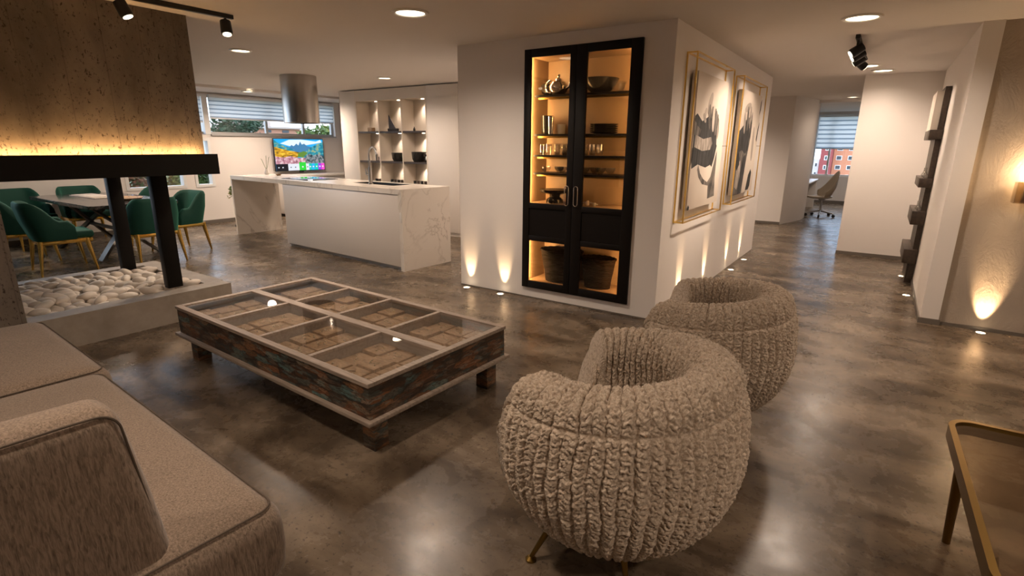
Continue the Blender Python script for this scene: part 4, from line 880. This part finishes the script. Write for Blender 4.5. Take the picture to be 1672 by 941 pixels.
s2 = soft('seat_cushion', -2.85, -1.640, -1.0, .035, .135, .432, .08, m_sofa, so, .028)
tube('piping', rrect(-2.85 + .017, -1.640 - .017, -.985, .035 - .017, .063, .4135), .0032, m_pipe, s2, n=6, closed=True)
box('base', (-2.80, -.06, -.95, -.07, .095, .14), m_pipe, so)
# arm slab at the near end, leaning very slightly, its outer face towards the camera
ar = soft('arm', -.175, -.03, -1.02, -.300, .14, .868, .045, m_sofa, so, .01, lean=lambda c: (c.x - .06 * (c.z - .14), c.y - .10 * max(0, c.z - .42), c.z))
def armp(y, z): return (-.035 - .06 * (z - .14), y - .10 * max(0, z - .42), z)
P_ = [armp(-.306, z) for z in np.linspace(.2, .81, 14)] + [armp(-.306 - .045 * (1 - math.cos(a)), .81 + .045 * math.sin(a)) for a in np.linspace(.2, PI / 2, 6)] + [armp(y, .857) for y in np.linspace(-.40, -.98, 8)]
tube('piping', P_, .0032, m_pipe, ar, n=6)
soft('back_cushion', -1.60, -.20, -1.16, -.96, .30, .80, .07, m_sofa, so, .0); soft('back_cushion', -2.84, -1.62, -1.16, -.96, .30, .80, .07, m_sofa, so, .0)
for x in (-.06, -1.5, -2.75):
    for y in (-.08, -.9): rod('foot', [((x, y, .10), (x + .01, y, 0), .020, .013)], m_espresso, so)

# ------------------------------------------------------------------ side table
st = thing('side_table', 'low side table with a rounded brass rim and smoky glass top', 'side table', (.385, 1.56, 0), .02)
SW, SL, SH = .70, 1.06, .45
def ringmesh(outer, inner, z0, z1, name, m, par):
    n = len(outer); bm = bmesh.new(); lay = []
    for pts, z in ((outer, z0), (outer, z1), (inner, z1), (inner, z0)): lay.append([bm.verts.new((p[0], p[1], z)) for p in pts])
    for q in range(4):
        a, b = lay[q], lay[(q + 1) % 4]
        for k in range(n): bm.faces.new((a[k], a[(k + 1) % n], b[(k + 1) % n], b[k]))
    return B(name, bm, m, par, auto=.5)
ringmesh(rrect(0, SW, 0, SL, .085, 0), rrect(.02, SW - .02, .02, SL - .02, .068, 0), SH - .055, SH, 'rim', m_bronze, st)
prism('top_glass', [(p[0], p[1]) for p in rrect(.019, SW - .019, .019, SL - .019, .068, 0)], SH - .018, SH - .008, m_smoke, st)
for x, y, dx, dy in ((.020, SL - .33, .040, .14), (SW - .020, SL - .33, -.040, .14), (.024, .20, .075, -.08), (SW - .024, .20, -.075, -.08)):
    bm = bmesh.new(); p0 = Vector((x, y, SH - .03)); p1 = Vector((x + dx, y + dy, 0))
    frustum(bm, p0, p1, .018, .014, n=16); B('leg', bm, m_bronze, st, auto=.6)

# ------------------------------------------------------------------ hall shelf unit
hs = thing('wall_shelf_unit', 'dark wooden wall shelf unit with four thick planks and a pale box panel', 'shelf', (.465, 7.42, 0))
box('back_panel', (-.055, -.002, .05, .80, .06, 2.14), m_dwood, hs)
for z, h, x in ((1.70, .10, -.12), (1.19, .10, -.125), (.83, .15, -.13), (.40, .16, -.135)): box('plank', (x, -.002, 0, .86, z - h, z), m_dwood, hs, bev=.004)
box('foot_panel', (-.075, -.002, .1, .78, 0, .24), m_dwood, hs)
box('pale_box', [(-.115, -.002, .10, .12, 1.70, 2.10), (-.115, -.002, .76, .78, 1.70, 2.10), (-.115, -.10, .12, .76, 1.70, 2.10), (-.10, -.002, .12, .76, 2.08, 2.10)], m_niche, hs)
for z, x, lb in ((1.19, .33 + .05, 'small clear carafe on the second plank of the hall shelf'), (.83, .33 + .05, 'small clear flask on the third plank of the hall shelf')):
    o = lathe('glass_flask', [(0, 0), (.03, 0), (.035, .03), (.016, .07), (.014, .11), (.012, .11), (.013, .07), (.031, .03), (0, .004)], m_ware, n=20); o.location = (x, 7.5, z + .001); tag(o, lb, 'flask')
# ------------------------------------------------------------------ office
m_shell = mat('tan_chair_shell', (.42, .35, .26), .5)
oc = thing('office_chair', 'tan swivel chair with a five star base in the far office', 'chair', (-1.05, 13.95, 0), PI / 2 + .35)
# sitter faces +y in local space
ng, mg = 28, 10; vs = []; fs = []
for layer in (0, .018):
    for i in range(ng + 1):
        a = -PI * .98 + (PI * .96) * i / ng + 0; 
        for j in range(mg + 1):
            t = j / mg; back = max(0, math.sin(-a)) ** 1.5; top = .40 + .18 * (.35 + .65 * back) ; r = .05 + .22 * min(1, (t * 1.6) ** .6) + .05 * t - layer; z = .40 + (top) * max(0, t - .25) / .75 * 1.0 * (1.0) * .95 * (1 if True else 0) * (.30 + .75 * back) + .03 * t + layer * .5
            vs.append((r * 1.02 * math.cos(a), r * math.sin(a) * 1.0 + .05, z))
NN = (ng + 1) * (mg + 1)
for i in range(ng):
    for j in range(mg):
        a = i * (mg + 1) + j; b = a + mg + 1; fs.append((a, b, b + 1, a + 1)); fs.append((NN + a, NN + a + 1, NN + b + 1, NN + b))
for i in range(ng): a = i * (mg + 1) + mg; b = a + mg + 1; fs.append((a, b, NN + b, NN + a))
for i in (0, ng):
    for j in range(mg): a = i * (mg + 1) + j; fs.append((a, a + 1, NN + a + 1, NN + a))
pyd('shell', vs, fs, m_shell, oc, smooth=True)
lathe('seat', [(0, .40), (.16, .405), (.26, .43), (.265, .455), (.2, .465), (0, .46)], m_shell, oc, loc=(0, .06, 0))
rod('column', [((0, 0, .10), (0, 0, .41), .022, .018), ((0, 0, .36), (0, 0, .41), .05, .09)], m_alu, oc)
for k in range(5):
    a = 2 * PI * k / 5 + .3; c_, s_ = math.cos(a), math.sin(a)
    lg = rod('base_arm', [((0, 0, .13), (.29 * c_, .29 * s_, .075), .022, .012)], m_alu, oc)
    rod('caster', [((.29 * c_ - .018 * s_, .29 * s_ + .018 * c_, .032), (.29 * c_ + .018 * s_, .29 * s_ - .018 * c_, .032), .032, .032)], m_dark, lg)
dk = thing('office_desk', 'white desk at the left wall of the far office', 'desk', (-1.78, 14.4, 0))
box('desk_top', (-.03, .42, -.55, 1.7, .70, .73), m_lacq, dk, bev=.003); box('leg_panel', (.0, .40, -.5, -.46, 0, .70), m_lacq, dk); box('leg_panel', (.0, .40, 1.6, 1.64, 0, .70), m_lacq, dk)
mr = thing('wall_mirror', 'tall dark framed panel on the left wall of the far office', 'mirror', (-1.82, 16.3, .75))
box('frame', [(.001, .04, 0, .04, 0, 1.55), (.001, .04, .9, .94, 0, 1.55), (.001, .04, .04, .9, 0, .04), (.001, .04, .04, .9, 1.51, 1.55)], m_espresso, mr); box('panel', (.001, .02, .04, .9, .04, 1.51), mat('dark_mirror', (.2, .17, .14), .1, .8), mr)

# ------------------------------------------------------------------ outdoors
struct(box('ground', (-90, 60, -70, 60, -3.2, -3.0), mat('grass_ground', (.06, .09, .03), .9)))
struct(box('far_ground', (-90, 120, 60, 330, -25.2, -25.0), bpy.data.materials['grass_ground']))
def tree(x, y, z, r, h, label, kind=m_leaf, n=2200, size=.16, sd=0, grp=None, squash=.75):
    t = thing('leafy_tree', label, 'tree', (x, y, -3.0), 0, grp); rs2 = np.random.default_rng(sd)
    rod('trunk', [((0, 0, 0), (0.1, 0, z + 3 - r * .3), .16, .09)], m_bark, t, n=10)
    lob = [(rs2.normal() * r * .42, rs2.normal() * r * .42, (rs2.random() - .4) * r * squash, r * (.35 + .25 * rs2.random())) for _ in range(9)]
    bm = bmesh.new()
    def f():
        l = lob[int(rs2.integers(9))]; d = rs2.normal(size=3); d /= np.linalg.norm(d); q = l[3] * (.75 + .3 * rs2.random()); return (l[0] + d[0] * q, l[1] + d[1] * q, z + 3 + l[2] + d[2] * q * squash)
    leaves(bm, n, f, size, rs2); B('crown', bm, kind, t); return t
m_pal = mat('dark_leaf', (.03, .065, .03), .7)
tree(-22, 12.0, 1.9, 1.3, 5, 'dark tree left of the salmon house outside the long window', m_pal, sd=1, size=.12)
tree(-14.5, 10.4, 1.35, .95, 4, 'bright green tree outside the window behind the steel hood', m_leaf, sd=2, size=.1)
tree(-14.3, 12.6, 1.35, 1.0, 4, 'green tree outside at the right end of the long window', m_leaf, sd=3, size=.1)
tree(-33, 26.5, 1.9, 1.9, 5, 'tall green tree far off at the right of the salmon house', m_leaf, sd=5, size=.2)
tree(-24, 5.0, 2.6, 2.4, 5, 'tall dark tree outside behind the dining area', m_pal, sd=9, size=.2)
def bush(x, y, z, r, label, kind, sd, n=1500, size=.07):
    t = thing('garden_bush', label, 'bush', (x, y, -3)); rs2 = np.random.default_rng(sd); bm = bmesh.new()
    def f(): d = rs2.normal(size=3); d /= np.linalg.norm(d); q = r * (.5 + .5 * rs2.random()); return (d[0] * q * .6, d[1] * q, z + 3 + d[2] * q)
    leaves(bm, n, f, size, rs2); B('foliage', bm, kind, t)
    rod('stem', [((0, 0, 0), (0, 0, z + 3), .06, .04)], m_bark, t, n=8)
bush(-11.9, 4.25, .85, .60, 'red and green bush right outside the low window behind the dining table', m_redleaf, 1)
bush(-11.8, 5.45, .75, .50, 'yellow green bush right outside the narrow low window', m_leaf, 2)
bush(-12.1, 2.4, .8, .7, 'green bush outside the low window behind the pier', m_leaf, 3)
bush(-12.3, .7, .8, .7, 'green bush outside the low window left of the pier', m_leaf, 4)
m_salm = mat('salmon_wall', (.62, .30, .21), .8); m_roofm = mat('pale_roof', (.45, .36, .32), .8); m_pane = mat('dark_pane', (.04, .05, .06), .2)
hs_ = thing('salmon_house', 'low salmon coloured house with dark windows across the garden', 'house', (-48, 26.0, -3))
box('house_wall', [(0, 6, -3.6, 3.0, 0, 5.72)], m_salm, hs_)
box('roof', [(-.5, 6.4, -4.0, 3.3, 5.72, 5.86), (1, 5, -1.5, .8, 5.86, 6.15), (1.6, 3, 1.6, 2.2, 5.86, 6.4)], m_roofm, hs_)
for y in (-3.0, -1.9, -.3, 1.3): box('house_window', [(6, 6.04, y, y + .6, 5.40, 5.62)], m_pane, hs_)
wh = thing('white_gable', 'white gabled shed at the left edge of the long window view', 'house', (-26, 12.3, -3))
box('gable_wall', (0, 3, 0, 1.2, 0, 5.1), m_wframe, wh); pyd('gable_roof', [(-.2, -.15, 5.1), (3.2, -.15, 5.1), (3.2, 1.35, 5.1), (-.2, 1.35, 5.1), (-.2, .5, 5.4), (3.2, .5, 5.4)], [(0, 1, 5, 4), (2, 3, 4, 5), (0, 4, 3), (1, 2, 5), (0, 3, 2, 1)], m_roofm, wh)
m_or = mat('orange_render', (.62, .25, .14), .8); m_rd = mat('red_render', (.30, .06, .06), .8); m_bw = mat('off_white_render', (.7, .7, .7), .8)
def block(x, y, wd, z1, m, label, cols, rows, wx=1.6, wz=1.4):
    t = thing('apartment_block', label, 'building', (x, y, -25)); H_ = z1 + 25; box('building_wall', (0, wd, 0, 12, 0, H_), m, t)
    for i in range(cols):
        for j in range(rows):
            cx_ = wd * (i + .5) / cols; cz = H_ - 1.8 - 2.9 * j; f = box('window_frame', (cx_ - wx / 2, cx_ + wx / 2, -.1, 0, cz - wz / 2, cz + wz / 2), m_wframe, t); box('window_pane', (cx_ - wx / 2 + .2, cx_ + wx / 2 - .2, -.14, -.1, cz - wz / 2 + .2, cz + wz / 2 - .2), m_pane, f)
block(-13.7, 200, 22, 12, m_or, 'orange apartment block seen through the office window', 7, 8)
block(-17.0, 196, 3.2, 12, m_rd, 'narrow dark red tower beside the orange apartment block', 1, 8, .9)
block(-22.5, 205, 4.6, -2.0, m_bw, 'white apartment block left of the red tower', 3, 5, .9)
def far_tree(x, y, z, r, label, sd):
    t = thing('leafy_tree', label, 'tree', (x, y, -25)); rs2 = np.random.default_rng(sd)
    rod('trunk', [((0, 0, 0), (0, 0, z + 25 - r * .3), .5, .3)], m_bark, t, n=10); bm = bmesh.new()
    lob = [(rs2.normal() * r * .5, rs2.normal() * r * .5, rs2.normal() * r * .2, r * .45) for _ in range(8)]
    def f(): l = lob[int(rs2.integers(8))]; d = rs2.normal(size=3); d /= np.linalg.norm(d); q = l[3] * (.7 + .3 * rs2.random()); return (l[0] + d[0] * q, l[1] + d[1] * q, z + 25 + l[2] + d[2] * q * .8)
    leaves(bm, 1500, f, r * .12, rs2); B('crown', bm, m_pal, t)
far_tree(-9.6, 105, -6.5, 3.2, 'dark green tree below the white block outside the office window', 6)
far_tree(-5.2, 118, -6.0, 3.4, 'bushy dark tree below the orange block outside the office window', 7)

for o in bpy.data.objects:
    if o.type == 'MESH' and not o.parent and 'category' not in o and 'kind' not in o: print('UNTAGGED', o.name)
